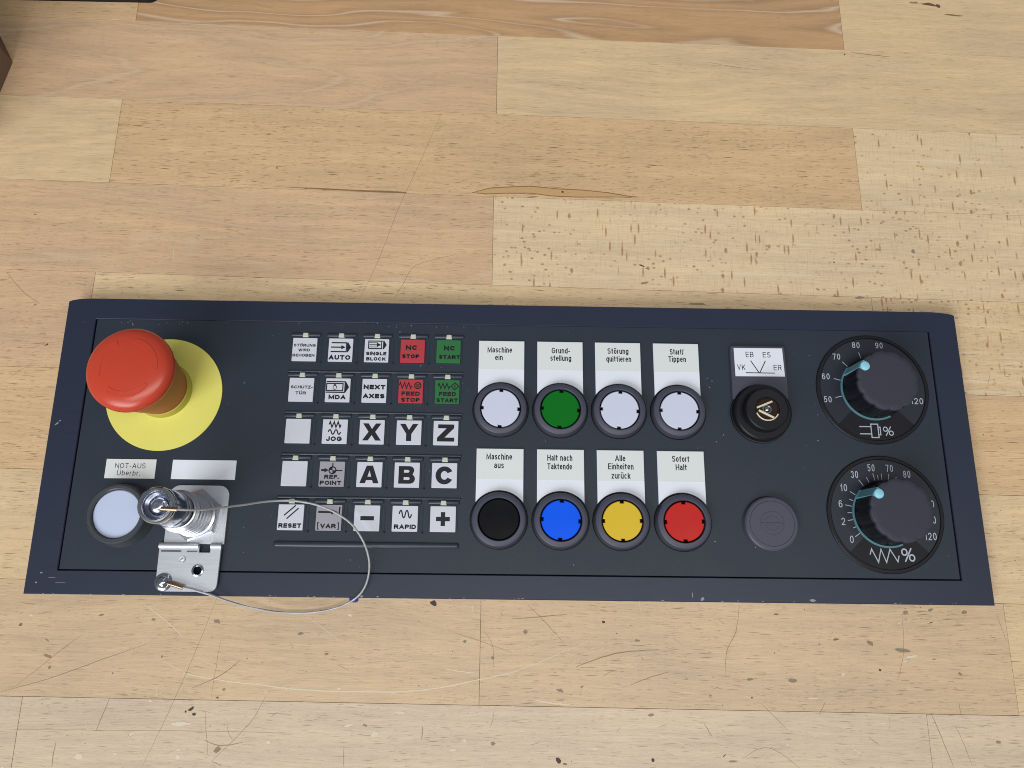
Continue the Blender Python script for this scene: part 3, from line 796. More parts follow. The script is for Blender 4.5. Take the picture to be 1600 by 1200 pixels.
def k_single(m):
    m.sheet([(-4.7, 5.5), (-4.2, 5.5), (-4.2, 0.9), (-4.7, 0.9)], ZI)
    for y in (5.25, 1.05):
        m.ribbon([(-4.2, y), (3.0, y)], 0.6, ZI)
    for y in (4.35, 1.95):
        m.ribbon([(-4.2, y), (0.4, y)], 0.35, ZI)
    m.ribbon([(-4.0, 3.15), (0.6, 3.15)], 0.5, ZI + 0.005)
    m.sheet([(0.0, 4.4), (2.2, 3.15), (0.0, 1.9)], ZI + 0.01)
    m.ribbon([(2.5, 4.95), (2.5, 1.35)], 0.5, ZI)
    m.sheet([(3.3, 5.55), (3.8, 5.55), (5.3, 3.15), (3.8, 0.75), (3.3, 0.75)], ZI)
    write(m, "SINGLE", -0.1, -1.75, 1.95, 10.9, ZI, 0.57)
    write(m, "BLOCK", -0.1, -4.75, 1.95, 10.4, ZI, 0.57)


def k_mda(m):
    for y in (4.6, -1.2):
        m.ribbon([(-6.2, y), (3.4, y)], 0.65, ZI)
    m.ribbon([(-6.0, 3.6), (2.6, 3.6), (2.6, -0.3), (-6.0, -0.3)], 0.6, ZI, closed=True)
    m.sheet([(3.4, 4.85), (4.0, 4.85), (5.9, 1.7), (4.0, -1.45), (3.4, -1.45)], ZI)
    m.ribbon([(-2.6, 1.6), (-2.4, 0.6), (-1.7, 0.3), (-1.0, 0.5), (-0.7, 1.6), (-0.9, 2.2), (-1.3, 3.0), (-1.9, 3.1), (-2.3, 2.4)], 0.32, ZI, closed=True)
    m.sheet([(-2.5, 2.0), (-2.2, 2.9), (-1.7, 3.15), (-1.2, 3.0), (-0.8, 2.0), (-1.6, 2.4)], ZI + 0.01)
    write(m, "MDA", -0.1, -3.8, 2.4, 9.0, ZI, 0.7)


def k_fstop(m):
    m.ribbon(zig(-6.2, 0.4, 1.5, 4.7, 3), 0.55, ZI)
    m.ribbon(circle(1.65, 20, 3.6, 3.1), 0.6, ZI, closed=True)
    m.ribbon([(2.5, 3.9), (3.6, 3.3), (4.7, 3.9)], 0.4, ZI)
    m.ribbon([(2.9, 2.6), (3.6, 2.1), (4.3, 2.6), (3.9, 3.3), (3.3, 3.3)], 0.35, ZI, closed=True)
    write(m, "FEED", 0, -1.35, 2.3, 9.7, ZI, 0.67)
    write(m, "STOP", 0, -4.75, 2.3, 9.8, ZI, 0.67)


def k_fstart(m):
    m.ribbon(zig(-5.0, 1.3, 1.6, 4.5, 3), 0.55, ZI)
    m.ribbon([(2.0, 3.0), (4.0, 4.95), (6.0, 3.0), (4.0, 1.05)], 0.55, ZI, closed=True)
    m.ribbon([(4.0, 3.9), (4.0, 2.1)], 0.55, ZI)
    write(m, "FEED", 0.2, -1.25, 2.3, 9.1, ZI, 0.67)
    write(m, "START", 0.1, -4.75, 2.3, 11.3, ZI, 0.67)


def k_jog(m):
    m.ribbon(zig(-3.2, 3.0, 2.2, 5.1, 3), 0.65, ZI)
    m.ribbon(sine(-3.4, 3.0, -1.5, 0.9, 2), 0.65, ZI)
    write(m, "JOG", -0.2, -3.9, 2.5, 8.2, ZI, 0.72)


def k_ref(m):
    m.ribbon(circle(1.75, 24, 0.2, 1.9), 0.6, ZI, closed=True)
    for a in (90, 270):
        m.sheet([(0.2, 1.9)] + arc(1.6, a, a + 90, 6, 0.2, 1.9), ZI)
    m.ribbon([(0.2, 3.6), (0.2, 5.7)], 0.6, ZI)
    m.ribbon([(1.9, 1.8), (5.3, 1.8)], 0.6, ZI)
    m.ribbon([(-5.6, 1.9), (-3.6, 1.9)], 1.1, ZI)
    m.sheet([(-3.9, 3.1), (-1.7, 1.9), (-3.9, 0.7)], ZI + 0.01)
    write(m, "REF.", -0.1, -1.5, 2.15, 7.4, ZI, 0.62)
    write(m, "POINT", -0.4, -4.6, 2.15, 11.0, ZI, 0.62)


def k_reset(m):
    m.ribbon([(-3.4, 0.9), (2.2, 6.0)], 0.65, ZI)
    m.ribbon([(-2.0, -0.8), (3.7, 4.6)], 0.65, ZI)
    write(m, "RESET", -0.1, -4.2, 2.3, 11.5, ZI, 0.67)


def k_var(m):
    m.sheet([(-5.5, 3.4), (0.5, 3.2), (2.6, 3.0), (0.5, 2.3), (-5.5, 2.3)], ZI)
    m.sheet([(1.0, 4.2), (4.5, 2.85), (1.0, 1.6)], ZI + 0.01)
    m.ribbon([(5.3, 5.6), (5.1, 1.0)], 0.7, ZI)
    write(m, "VAR", -0.1, -4.2, 2.3, 7.9, ZI, 0.67)
    for s in (-1, 1):
        m.ribbon([(-0.1 + s * 4.6, -2.6), (-0.1 + s * 5.3, -2.6), (-0.1 + s * 5.3, -5.8), (-0.1 + s * 4.6, -5.8)], 0.5, ZI)


def k_minus(m):
    m.sheet([(-3.3, 1.0), (3.6, 1.0), (3.6, -1.1), (-3.3, -1.1)], ZI)


def k_plus(m):
    a, b = 3.5, 1.1
    m.sheet([(-b, a), (b, a), (b, b), (a, b), (a, -b), (b, -b), (b, -a), (-b, -a), (-b, -b), (-a, -b), (-a, b), (-b, b)], ZI)


def k_rapid(m):
    m.ribbon(sine(-3.0, 3.2, 0.4, 4.1, 2), 0.65, ZI)
    write(m, "RAPID", 0.2, -4.1, 2.3, 11.2, ZI, 0.67)


def poly_letter(ch):
    """heavy wide grotesque capitals drawn as polygons in a 9.4 x 9.0 box"""
    w, h = 4.8, 4.55

    def f(m):
        if ch == "X":
            m.sheet([(-w, h), (-1.9, h), (0, 1.55), (1.9, h), (w, h), (1.75, 0.05), (w + .1, -h), (1.95, -h), (0, -1.7), (-1.95, -h), (-w - .1, -h), (-1.75, 0.05)], ZI)
        elif ch == "Y":
            m.sheet([(-w, h), (-1.9, h), (0, 1.3), (1.9, h), (w, h), (1.35, -0.75), (1.35, -h), (-1.35, -h), (-1.35, -0.75)], ZI)
        elif ch == "Z":
            m.sheet([(-4.1, h), (4.3, h), (4.3, 2.6), (-0.6, -2.45), (4.5, -2.45), (4.5, -h), (-4.5, -h), (-4.5, -2.6), (0.3, 2.45), (-4.1, 2.45)], ZI)
        elif ch == "A":
            m.plate([[(-1.6, h), (1.6, h), (4.9, -h), (2.05, -h), (1.55, -2.95), (-1.55, -2.95), (-2.05, -h), (-4.9, -h)], [(-0.95, -1.15), (0.95, -1.15), (0, 2.1)]], ZI - 0.01, ZI)
        elif ch == "B":
            o_ = [(-4.3, -h), (1.1, -h)] + arc(2.45, -80, 62, 8, 1.75, -2.05) + arc(2.2, -35, 80, 8, 1.45, 2.3) + [(0.9, h), (-4.3, h)]
            h1 = [(-1.6, -2.6), (0.6, -2.6)] + arc(0.72, -80, 80, 5, 0.75, -1.9) + [(0.6, -1.15), (-1.6, -1.15)]
            h2 = [(-1.6, 1.15), (0.4, 1.15)] + arc(0.65, -80, 80, 5, 0.55, 1.85) + [(0.4, 2.6), (-1.6, 2.6)]
            m.plate([o_, h1, h2], ZI - 0.01, ZI)
        elif ch == "C":
            a_ = [(x * 1.0, y * 1.02) for x, y in arc(4.55, 28, 332, 36)]
            b_ = [(x * 0.92, y * 1.12) for x, y in arc(2.0, 330, 30, 24)]
            m.sheet(a_ + b_, ZI)
    return f


BIG = {c: poly_letter(c) for c in "XYZABC"}
W, G = "keywhite", "keygrey"
KEYS = [
    [("white key lettered STÖRUNG WIRD BEHOBEN", W, k_text(("STÖRUNG", 0, 2.3, 1.55, 11.7), ("WIRD", -0.2, -0.35, 1.55, 6.2), ("BEHOBEN", -0.3, -3.3, 1.55, 11.7))),
     ("white key with lines, an arrow and AUTO", W, k_auto),
     ("white key with boxed arrow and SINGLE BLOCK", W, k_single),
     ("red key lettered NC STOP", "keyred", k_text(("NC", -0.6, 1.9, 2.6, 6.3), ("STOP", -0.9, -3.0, 2.3, 9.2))),
     ("green key lettered NC START", "keygreen", k_text(("NC", 0.5, 1.9, 2.6, 6.1), ("START", 0.6, -3.1, 2.3, 11.3)))],
    [("white key lettered SCHUTZ-TÜR", W, k_text(("SCHUTZ-", 0.2, 1.4, 1.65, 11.5), ("TÜR", -0.1, -1.85, 1.65, 5.6))),
     ("white key with a hand in a box and MDA", W, k_mda),
     ("white key lettered NEXT AXES", W, k_text(("NEXT", 0, 1.95, 2.5, 11.5), ("AXES", -0.1, -2.95, 2.5, 11.4))),
     ("red key with zigzag and FEED STOP", "keyred", k_fstop),
     ("green key with zigzag, diamond and FEED START", "keygreen", k_fstart)],
    [("blank white key left of the JOG key", W, None), ("white key with zigzag, wave and JOG", W, k_jog),
     ("white key lettered X", W, BIG["X"]), ("white key lettered Y", W, BIG["Y"]), ("white key lettered Z", W, BIG["Z"])],
    [("blank white key left of the REF. POINT key", W, None), ("greyed key with target symbol and REF. POINT", G, k_ref),
     ("white key lettered A", W, BIG["A"]), ("white key lettered B", W, BIG["B"]), ("white key lettered C", W, BIG["C"])],
    [("white key with two slashes and RESET", W, k_reset), ("greyed key with arrow to a bar and [VAR]", G, k_var),
     ("white key with a minus sign", W, k_minus), ("white key with a wave and RAPID", W, k_rapid), ("white key with a plus sign", W, k_plus)],
]


def ridge_mesh(w, h, z, name, ends=0.7):
    """a moulded bar with a rounded section and tapering ends"""
    m = MB()
    n = 10
    vs, fs = [], []
    secs = [(-w / 2, 0.05), (-w / 2 + ends * 0.4, 0.7), (-w / 2 + ends, 1.0), (w / 2 - ends, 1.0), (w / 2 - ends * 0.4, 0.7), (w / 2, 0.05)]
    for x, k in secs:
        for i in range(n + 1):
            t = math.pi * (1 - i / n)
            vs.append((x, h / 2 * math.cos(t) * (0.6 + 0.4 * k), z * k * math.sin(t)))
    for q in range(len(secs) - 1):
        for i in range(n):
            a = q * (n + 1) + i
            fs.append((a, a + n + 1, a + n + 2, a + 1))
    m.add(vs, fs)
    return m.mesh(name, "ridge", 60)


key_meshes = {m: MB().plate([rrect(KS, KS, 0.35, 2)], 0.0, 0.75, 0.15).mesh("key", m) for m in (W, G, "keyred", "keygreen")}
rim_mesh = MB().plate([rrect(15.0, 14.8, 0.6, 2), rrect(13.1, 13.1, 0.35, 2)], 0.0, 0.16, 0.13).mesh("key_surround", "face")
led_mesh = MB().plate([[(-1.55, -1.15), (1.55, -1.15), (1.3, 1.15), (-1.3, 1.15)]], 0.0, 1.35, 0.25).mesh("indicator_light", "led")
bar_mesh = ridge_mesh(16.4, 2.3, 0.9, "ridge")
fin_mesh = MB().box(-0.25, 0.25, -6.3, 6.4, 0.0, 0.14, 0.1).add([(-0.9, -6.5, 0), (0.9, -6.5, 0), (0.1, -7.7, 0), (0.0, -6.9, 0.75)], [(0, 3, 1), (0, 2, 3), (2, 1, 3)]).mesh("divider", "face")
for r in range(5):
    for c in range(5):
        x, y = KX + c * PX, KY - r * PY
        lab, mat, fn = KEYS[r][c]
        k = link("key", key_meshes[mat], panel, (x, y, 0))
        tag(k, lab)
        link("key_surround", rim_mesh, k, (0, 0, -0.05))
        link("indicator_light", led_mesh, k, (0.1, 8.15, -0.05))
        link("ridge", bar_mesh, face, (x + 0.1, y + 8.45, -0.05))
        if c < 4:
            link("divider", fin_mesh, face, (x + 8.9, y, -0.05))
        if fn:
            m = MB()
            fn(m)
            m.build("legend", "ink", k)
low = ridge_mesh(94.0, 1.3, 0.55, "ridge", 0.8)
for r in range(1, 5):
    link("ridge", low, face, (-73.5, KY - r * PY + 10.3, -0.05))
link("ridge", ridge_mesh(93.5, 3.2, 1.1, "ridge", 1.4), face, (-73.5, -51.9, -0.05))

# ---- eight push buttons with label plates
BX, BYS = (-6.9, 24.5, 55.6, 87.0), (19.0, -38.55)
BUT = [
    [("white push button labelled Maschine ein", "lens_white", [("Maschine", -1.0, 4.75, 13.2), ("ein", -1.4, 9.0, 4.1)]),
     ("green push button", "lens_green", [("Grund-", 0.4, 4.7, 9.9), ("stellung", 0.4, 8.9, 11.2)]),
     ("white push button labelled Störung quittieren", "lens_white", [("Störung", 0.1, 4.5, 11.3), ("quittieren", 0.4, 8.9, 13.4)]),
     ("white push button labelled Start/Tippen", "lens_white", [("Start/", 0.4, 4.4, 7.4), ("Tippen", 0.5, 8.5, 9.5)])],
    [("black push button", "lens_black", [("Maschine", -0.4, 3.9, 13.3), ("aus", -0.5, 8.4, 5.0)]),
     ("blue push button", "lens_blue", [("Halt nach", -0.4, 4.1, 13.0), ("Taktende", -0.5, 8.6, 12.8)]),
     ("yellow push button", "lens_yellow", [("Alle", -0.1, 3.9, 5.4), ("Einheiten", 0.1, 8.2, 13.2), ("zurück", 0.1, 13.0, 9.8)]),
     ("red push button", "lens_red", [("Sofort", 0.0, 3.8, 9.0), ("Halt", 0.1, 8.2, 5.8)])],
]
PTOP = (56.9, -1.95)
lens_loop = []
for q in range(4):
    a = 90 * q
    lens_loop += arc(10.0, a + 6.0, a + 84.0, 14)
    lens_loop += [(8.9 * math.cos(math.radians(a + 84)), 8.9 * math.sin(math.radians(a + 84))), (8.9 * math.cos(math.radians(a + 96)), 8.9 * math.sin(math.radians(a + 96)))]
LENS = {}
bezel_mesh = MB().lathe([(10.7, 1.0), (10.7, 4.4), (11.0, 4.7), (12.9, 4.6), (13.5, 4.2), (13.9, 2.6), (14.1, 0.0)], 72).mesh("push_button", "bezel", 35)
well_mesh = MB().lathe([(0, 1.4), (10.7, 1.4)], 40).mesh("button_well", "gap")
step_mesh = MB().lathe([(13.9, 1.2), (14.6, 1.0), (14.9, 0.0)], 72).mesh("button_base", "black", 35)
for r in range(2):
    for c in range(4):
        x, y = BX[c], BYS[r]
        lab, lm, rows = BUT[r][c]
        b = link("push_button", bezel_mesh, panel, (x, y, 0))
        tag(b, lab)
        if lm not in LENS:
            LENS[lm] = MB().plate([lens_loop if lm != "lens_black" else circle(10.2, 60)], 1.5, 4.3, 0.35).mesh("lens", lm)
        ln = link("lens", LENS[lm], b, (0, 0, 0), random.uniform(-0.08, 0.08))
        link("button_well", well_mesh, b)
        link("button_base", step_mesh, b)
        # label plate with its arched foot over the button
        px, py = x + 0.1, PTOP[r]
        half, foot = 12.2, y - py + 8.2
        R_ = 15.0
        yy = math.sqrt(R_ ** 2 - half ** 2)
        a1 = math.degrees(math.atan2(yy, half))
        lp = [(-half, 0), (half, 0)][::-1]
        lp = [(half, 0), (-half, 0)] + [(px_ , y - py + py_) for px_, py_ in arc(R_, 180 - a1, a1, 20)]
        plate = part(MB().plate([lp], 0.0, 1.0, 0.15), "label_plate", "white", panel, (px, py, 0))
        ins = MB().plate([[(-12.0, -16.1), (12.0, -16.1), (12.0, -0.25), (-12.0, -0.25)]], 0.98, 1.06)
        ins.build("paper_insert", "paper", plate)
        m = MB()
        for s, dx, dy, w in rows:
            write(m, s, dx, -dy - 0.3, 3.15, w, 1.09, 0.48, 0.13)
        m.build("lettering", "ink", plate)

# ---- emergency stop
EX, EY = -184.7, 26.9
head_prof = [(0, 44.9), (6, 44.8), (11, 44.5), (15, 43.9), (18.0, 42.9), (19.8, 41.6), (20.7, 39.9), (20.8, 38.2), (20.3, 36.8), (19.5, 35.6), (19.0, 34.0), (17.5, 24.0), (15.6, 14.0), (14.1, 5.0)]


def head_z(r):
    for (r0, z0), (r1, z1) in zip(head_prof, head_prof[1:]):
        if r0 <= r <= r1:
            return z0 + (z1 - z0) * (r - r0) / (r1 - r0)
    return 36


disc = MB().plate([circle(30.3, 96)], 0.0, 0.5, 0.1)
es = part(MB().lathe(head_prof[:11], 96), "emergency_stop", "red", panel, (EX, EY, 0), 40, label="red mushroom emergency stop button on a yellow disc")
part(MB().lathe(head_prof[10:], 96), "stem", "stemshade", es, smooth=40)
part(disc, "legend_disc", "yellow", es, (0.5, -2.0, 0))
part(MB().lathe([(15.0, 4.9), (14.8, 5.6), (13.9, 6.0)][::-1] + [(15.0, 0.5)], 72), "collar", "collar", es, smooth=35)
for a0 in (-125, -5, 115):
    m = MB()
    n = 22
    vs, fs = [], []
    for i in range(n + 1):
        a = math.radians(a0 + 88 * i / n)
        wd = 1.35 * (0.55 + 0.45 * min(1, (n - i) / 4)) if i > n - 4 else 1.35
        for r_, dz in ((13.3 - wd - .2, -0.05), (13.3 - wd, 0.20), (13.3 + wd, 0.20), (13.3 + wd + .2, -0.05)):
            vs.append((r_ * math.cos(a), r_ * math.sin(a), head_z(r_) + dz))
    for i in range(n):
        for k in range(3):
            fs.append((4 * i + k, 4 * i + k + 1, 4 * i + 5 + k, 4 * i + 4 + k))
    fs += [(3, 2, 1, 0), (4 * n, 4 * n + 1, 4 * n + 2, 4 * n + 3)]
    m.add(vs, fs)
    part(m, "arrow_mark", "red", es, smooth=30)

# ---- stick-on name plates
for cx, w, rows in ((-196.5, 25.6, (("NOT-AUS", -0.2, 1.55, 2.6, 15.6), ("Überbr.", -0.6, -2.2, 2.6, 11.9))), (-159.0, 32.7, ())):
    p = part(MB().plate([[(-w / 2, -5), (w / 2, -5), (w / 2, 5), (-w / 2, 5)]], 0.0, 0.4, 0.08), "name_plate", "paper" if rows else "white", panel, (cx, -14.9, 0),
             label="white name plate lettered NOT-AUS Überbr." if rows else "blank white name plate")
    if rows:
        m = MB()
        for s, dx, dy, cap, wd in rows:
            write(m, s, dx, dy, cap, wd, 0.43, 0.30, 0.2)
        m.build("lettering", "ink", p)

# ---- bypass button with smoked rim
bp = part(MB().lathe([(12.0, 4.0), (12.1, 8.6), (12.6, 9.0), (14.0, 9.0), (14.5, 8.5), (15.1, 3.0), (15.9, 1.2), (16.1, 0.0)], 80), "bypass_button", "rim", panel, (-196.9, -38.6, 0), 35, label="pale blue white round button in a raised dark rim")
part(MB().lathe([(0, 7.4), (11.5, 7.3), (11.95, 6.9), (11.95, 4.0)], 64), "lens", "diffuser", bp, smooth=40)
part(MB().lathe([(14.15, 9.02), (14.5, 8.75), (14.75, 8.2)], 80), "rim_edge", "bezel", bp, smooth=60)

# ---- blank plug with embossed emblem
pg = part(MB().lathe([(0, 3.4), (11.2, 3.4), (11.35, 3.2), (11.5, 3.4), (12.9, 3.35), (13.6, 2.9), (13.9, 2.0), (14.0, 0.0)], 72), "blank_plug", "bezel", panel, (131.7, -38.9, 0), 30, label="grey blanking plug with an embossed round emblem")
m = MB()
for rr, a0, a1 in ((5.9, 0, 360), (3.6, 20, 160), (3.6, 200, 340)):
    pts = arc(rr, a0, a1, 32)
    o_, i_ = [(x * (1 + .28 / rr), y * (1 + .28 / rr)) for x, y in pts], [(x * (1 - .28 / rr), y * (1 - .28 / rr)) for x, y in pts]
    if a1 - a0 == 360:
        m.plate([o_[:-1], i_[:-1]], 3.35, 3.55, 0.08)
    else:
        m.plate([o_ + i_[::-1]], 3.35, 3.55, 0.08)
m.box(-5.6, 5.6, 0.0, 0.5, 3.35, 3.55, 0.08)
m.box(-3.4, 1.5, -1.2, -0.8, 3.35, 3.5, 0.05)
part(m, "emblem", "bezel", pg)

# ---- selector key switch
kx_, ky_ = 130.6, 18.65
lp = [(15.2, 36.7), (14.4, 37.3), (-13.6, 37.2), (-14.4, 36.5), (-14.6, 7.8)] + arc(15.5, 150, 28, 18) + [(15.4, 8.0)]
lpl = part(MB().plate([lp], 0.0, 2.2, 0.35), "selector_label", "bezel", panel, (kx_, ky_, 0), label="grey label holder lettered VK EB ES ER")
part(MB().plate([[(-12.4, 20.1), (14.1, 20.3), (13.7, 36.0), (-12.5, 35.9)]], 2.1, 2.28, 0.0), "paper_insert", "white", lpl)
m = MB()
for s, x, y, w in (("EB", -4.1, 32.3, 4.2), ("ES", 5.1, 32.3, 4.2), ("VK", -9.0, 25.1, 4.3), ("ER", 10.5, 25.2, 4.3)):
    write(m, s, x, y, 3.0, w, 2.31, 0.36, 0.22)
for a, b in (((-6.8, 22.1), (8.8, 22.1)), ((0.4, 22.1), (-3.8, 28.9)), ((0.7, 22.1), (4.2, 28.9))):
    m.ribbon([a, b], 0.48, 2.31)
m.build("lettering", "ink", lpl)
ks = part(MB().lathe([(0, 6.2), (11.0, 6.2), (14.2, 6.1), (14.9, 5.5), (15.1, 1.0), (15.6, 0.9), (15.8, 0.0)], 80), "key_switch", "black", panel, (kx_, ky_, 0), 35, label="black round key switch with a bright lock barrel")
part(MB().lathe([(6.3, 10.8), (6.4, 12.0), (10.4, 12.1), (11.0, 11.6), (11.3, 6.2)], 72), "barrel_collar", "dialdark", ks, smooth=35)
part(MB().lathe([(0, 11.2), (5.4, 11.2), (5.7, 11.7), (6.1, 11.7), (6.2, 10.8)], 48), "lock_barrel", "barrel", ks, smooth=35)
m = MB()
for a, b in (((-5.2, 0.8), (2.9, 4.2)), ((-4.4, -0.6), (3.2, -4.4))):
    d = (Vector(b) - Vector(a)).normalized()
    nx, ny = -d.y * 0.5, d.x * 0.5
    m.plate([[(a[0] - nx, a[1] - ny), (b[0] - nx, b[1] - ny), (b[0] + nx, b[1] + ny), (a[0] + nx, a[1] + ny)]], 11.2, 12.1, 0.15)
part(m, "key_guide", "bright", ks)
m = MB()
m.plate([arc(6.25, 200, 335, 30) + arc(5.6, 335, 200, 30)], 11.5, 12.25, 0.1)
part(m, "barrel_rim", "bright", ks)
part(MB().lathe([(0, 12.0), (0.7, 12.0), (1.1, 11.8), (1.3, 11.2)], 24), "centre_pin", "chrome", ks, smooth=50)
part(MB().plate([circle(2.4, 28), circle(1.7, 28)], 11.2, 11.6, 0.1), "pin_ring", "chrome", ks)

# ---- rotary override dials


def dial(cx, cy, label, nums, capr, ticks, sym, dot_a):
    d = part(MB().lathe([(0, 0.45), (28.0, 0.45), (28.05, 0.30), (28.3, 0.9), (29.6, 0.9), (30.1, 0.5), (30.2, 0.0)], 112, mi=0), "rotary_switch", "dialdark", panel, (cx, cy, 0), 35, label=label)
    m = MB()
    m.plate([arc(27.9, -44, 224, 90) + arc(17.0, 224, -44, 70)], 0.40, 0.56)
    part(m, "scale_plate", "dial", d)
    m = MB()
    for s, a, r_, w in nums:
        x, y = r_ * math.cos(math.radians(a)), r_ * math.sin(math.radians(a))
        write(m, s, x, y, capr, w, 0.60, 0.40, 0.24)
    part(m, "numerals", "inkwhite", d)
    m = MB()
    for a, r0, r1 in ticks:
        ca, sa = math.cos(math.radians(a)), math.sin(math.radians(a))
        m.ribbon([(r0 * ca, r0 * sa), (r1 * ca, r1 * sa)], 0.35, 0.60)
    part(m, "tick_marks", "inkwhite", d)
    m = MB()
    sym(m)
    part(m, "percent_symbol", "inkwhite", d)
    part(MB().plate([arc(17.3, dot_a, dot_a + 150, 50) + arc(16.35, dot_a + 150, dot_a, 50)], 0.5, 1.4, 0.1), "indicator_ring", "teal", d)
    part(MB().lathe([(15.8, 0.5), (15.8, 1.3), (16.3, 1.3), (17.0, 0.56)], 96), "knob_foot", "black", d, smooth=35)

    def flute(a, z):
        t = abs(math.cos(6.0 * (a - math.radians(dot_a)) + math.pi / 2))
        return 1.0 - 0.055 * max(0.0, 1 - t) ** 2.2
    side = MB().lathe([(16.2, 1.5), (16.1, 5.0), (15.95, 16.5)], 144, flute=flute)
    kb = part(side, "knob", "black", d, smooth=40)
    part(MB().lathe([(0, 18.25), (13.0, 18.3), (15.3, 18.25), (15.75, 17.95), (15.95, 16.5)], 144, flute=flute), "knob_top", "knob", kb, smooth=40)
    # the pointer: a bar up the knob's flank and a round dot on its top
    ca, sa = math.cos(math.radians(dot_a)), math.sin(math.radians(dot_a))
    m = MB()
    prof = [(17.2, 0.9), (16.75, 2.0), (15.95, 17.2), (15.6, 18.4), (14.2, 18.75), (13.0, 18.75)]
    vs, fs = [], []
    for (r_, z) in prof:
        hw = 2.45
        vs += [(r_ * ca - hw * -sa, r_ * sa - hw * ca, z), (r_ * ca + hw * -sa, r_ * sa + hw * ca, z),
               ((r_ - 2.2) * ca - hw * -sa, (r_ - 2.2) * sa - hw * ca, z - 0.9), ((r_ - 2.2) * ca + hw * -sa, (r_ - 2.2) * sa + hw * ca, z - 0.9)]
    for i in range(len(prof) - 1):
        a, b = 4 * i, 4 * i + 4
        fs += [(a, a + 1, b + 1, b), (a + 1, a + 3, b + 3, b + 1), (a + 2, a, b, b + 2)]
    m.add(vs, fs)
    part(m, "pointer", "pointer", d)
    part(MB().lathe([(0, 19.1), (2.0, 19.1), (2.35, 18.9), (2.45, 18.0)], 32, c=(13.55 * ca, 13.55 * sa)), "pointer_dot", "tealdot", d, smooth=40)
    return d


def sym_spindle(m):
    z = 0.62
    for y in (-20.7, -24.6):
        m.ribbon([(-9.3, y), (-3.4, y)], 0.55, z)
    m.ribbon([(-3.1, -19.3), (0.6, -19.3), (0.6, -26.5), (-3.1, -26.5)], 0.55, z, closed=True)
    m.ribbon([(0.7, -20.9), (1.7, -20.9), (1.7, -25.0), (0.7, -25.0)], 0.55, z)
    write(m, "%", 5.9, -23.0, 4.9, 5.6, z, 0.52)


def sym_feed(m):
    z = 0.62
    m.ribbon([(-10.2, -20.6), (-9.2, -17.8), (-6.3, -24.4), (-4.4, -17.9), (-2.2, -24.4), (0.2, -17.9), (3.6, -24.0), (4.5, -21.0)], 0.55, z)
    write(m, "%", 9.2, -20.6, 6.6, 7.0, z, 0.72)


up_n = [("50", 194, 25.4, 4.1), ("60", 165, 25.4, 4.1), ("70", 135, 25.1, 4.1), ("80", 105, 25.3, 4.1), ("90", 76, 25.2, 4.1), ("100", 46, 21.6, 5.4), ("110", 15, 21.0, 5.0), ("120", -15.5, 24.0, 6.6)]
dial(191.9, 33.3, "upper rotary dial marked 50 to 120 percent with a spindle symbol", up_n, 3.3,
     [(a, 17.4, 21.0) for a in (194, 165, 135, 105, 76, 46, 15, -15)], sym_spindle, 147)
lo_n = [("0", 215, 22.9, 1.9), ("2", 190.5, 22.6, 1.9), ("6", 168, 23.3, 1.9), ("10", 147, 24.2, 3.4), ("30", 125, 24.5, 3.7), ("50", 102, 24.2, 3.7), ("70", 79, 24.0, 3.7), ("80", 57, 24.5, 3.7),
        ("90", 34, 22.0, 3.9), ("100", 13, 23.6, 5.4), ("110", -7, 23.3, 5.0), ("120", -27, 24.6, 6.0)]
dial(191.5, -33.0, "lower rotary dial marked 0 to 120 percent with a zigzag feed symbol", lo_n, 3.7,
     [(215, 17.4, 20.6), (203, 17.4, 18.9), (190.5, 17.4, 20.2), (179, 17.4, 19.6), (168, 17.4, 20.8), (158, 17.4, 19.4), (147, 17.4, 20.6), (125, 17.4, 21.2), (113, 17.4, 20.3), (102, 17.4, 21.2), (96, 17.4, 20), (90, 17.4, 20.6), (79, 17.4, 21), (68, 17.4, 20.4), (57, 17.4, 21), (34, 17.4, 21)], sym_feed, 144)

# ---- chrome key-plug on its hinged steel plate
AX, AY = -160.0, -38.4
mp = part(MB().plate([[(15.1, -14.6), (15.1, 9.8)] + arc(5.0, 0, 90, 5, 10.1, 9.8) + arc(5.0, 90, 180, 5, -10.1, 9.8) + [(-15.1, -14.6)]], 0.0, 1.2, 0.15), "socket_plate", "steel", panel, (-159.5, -37.9, 0), label="shiny steel plate under the chrome plug")
m = MB()
m.lathe([(9.0, 3.6), (12.2, 3.6), (13.4, 2.9), (13.4, 1.2)], 6, a0=0.35)
part(m, "hex_nut", "satin", mp, (AX + 159.5, AY + 37.9, 0))
thread = [(9.0, 3.7), (10.9, 3.75), (10.9, 4.8), (9.6, 5.2)]
z = 5.6
while z < 24.0:
    thread += [(8.9, z), (10.1, z + 0.8), (10.1, z + 2.5), (8.9, z + 3.2)]
    z += 3.9
thread += [(9.2, 25.6), (8.8, 25.9), (8.0, 26.0), (7.0, 26.0)]
plug = part(MB().lathe(thread[::-1], 64), "chrome_plug", "satin", panel, (AX, AY, 0), 35, label="upright chrome plug with threaded barrel")
part(MB().lathe([(7.0, 25.8), (8.0, 26.0), (8.3, 26.9), (8.0, 27.8), (7.0, 28.0)][::-1], 48), "seal_ring", "gap", plug, smooth=60)
part(MB().lathe([(5.7, 46.0), (5.75, 48.6), (6.1, 49.8), (6.8, 50.4), (7.6, 50.3), (8.2, 49.6), (8.4, 48.4), (8.4, 46.9), (8.2, 46.6), (8.35, 46.2), (8.35, 35.5), (8.05, 35.1), (8.05, 34.3), (8.6, 33.9), (8.7, 29.0), (8.3, 28.2), (7.6, 27.8)], 72), "plug_cap", "chrome", plug, smooth=35)
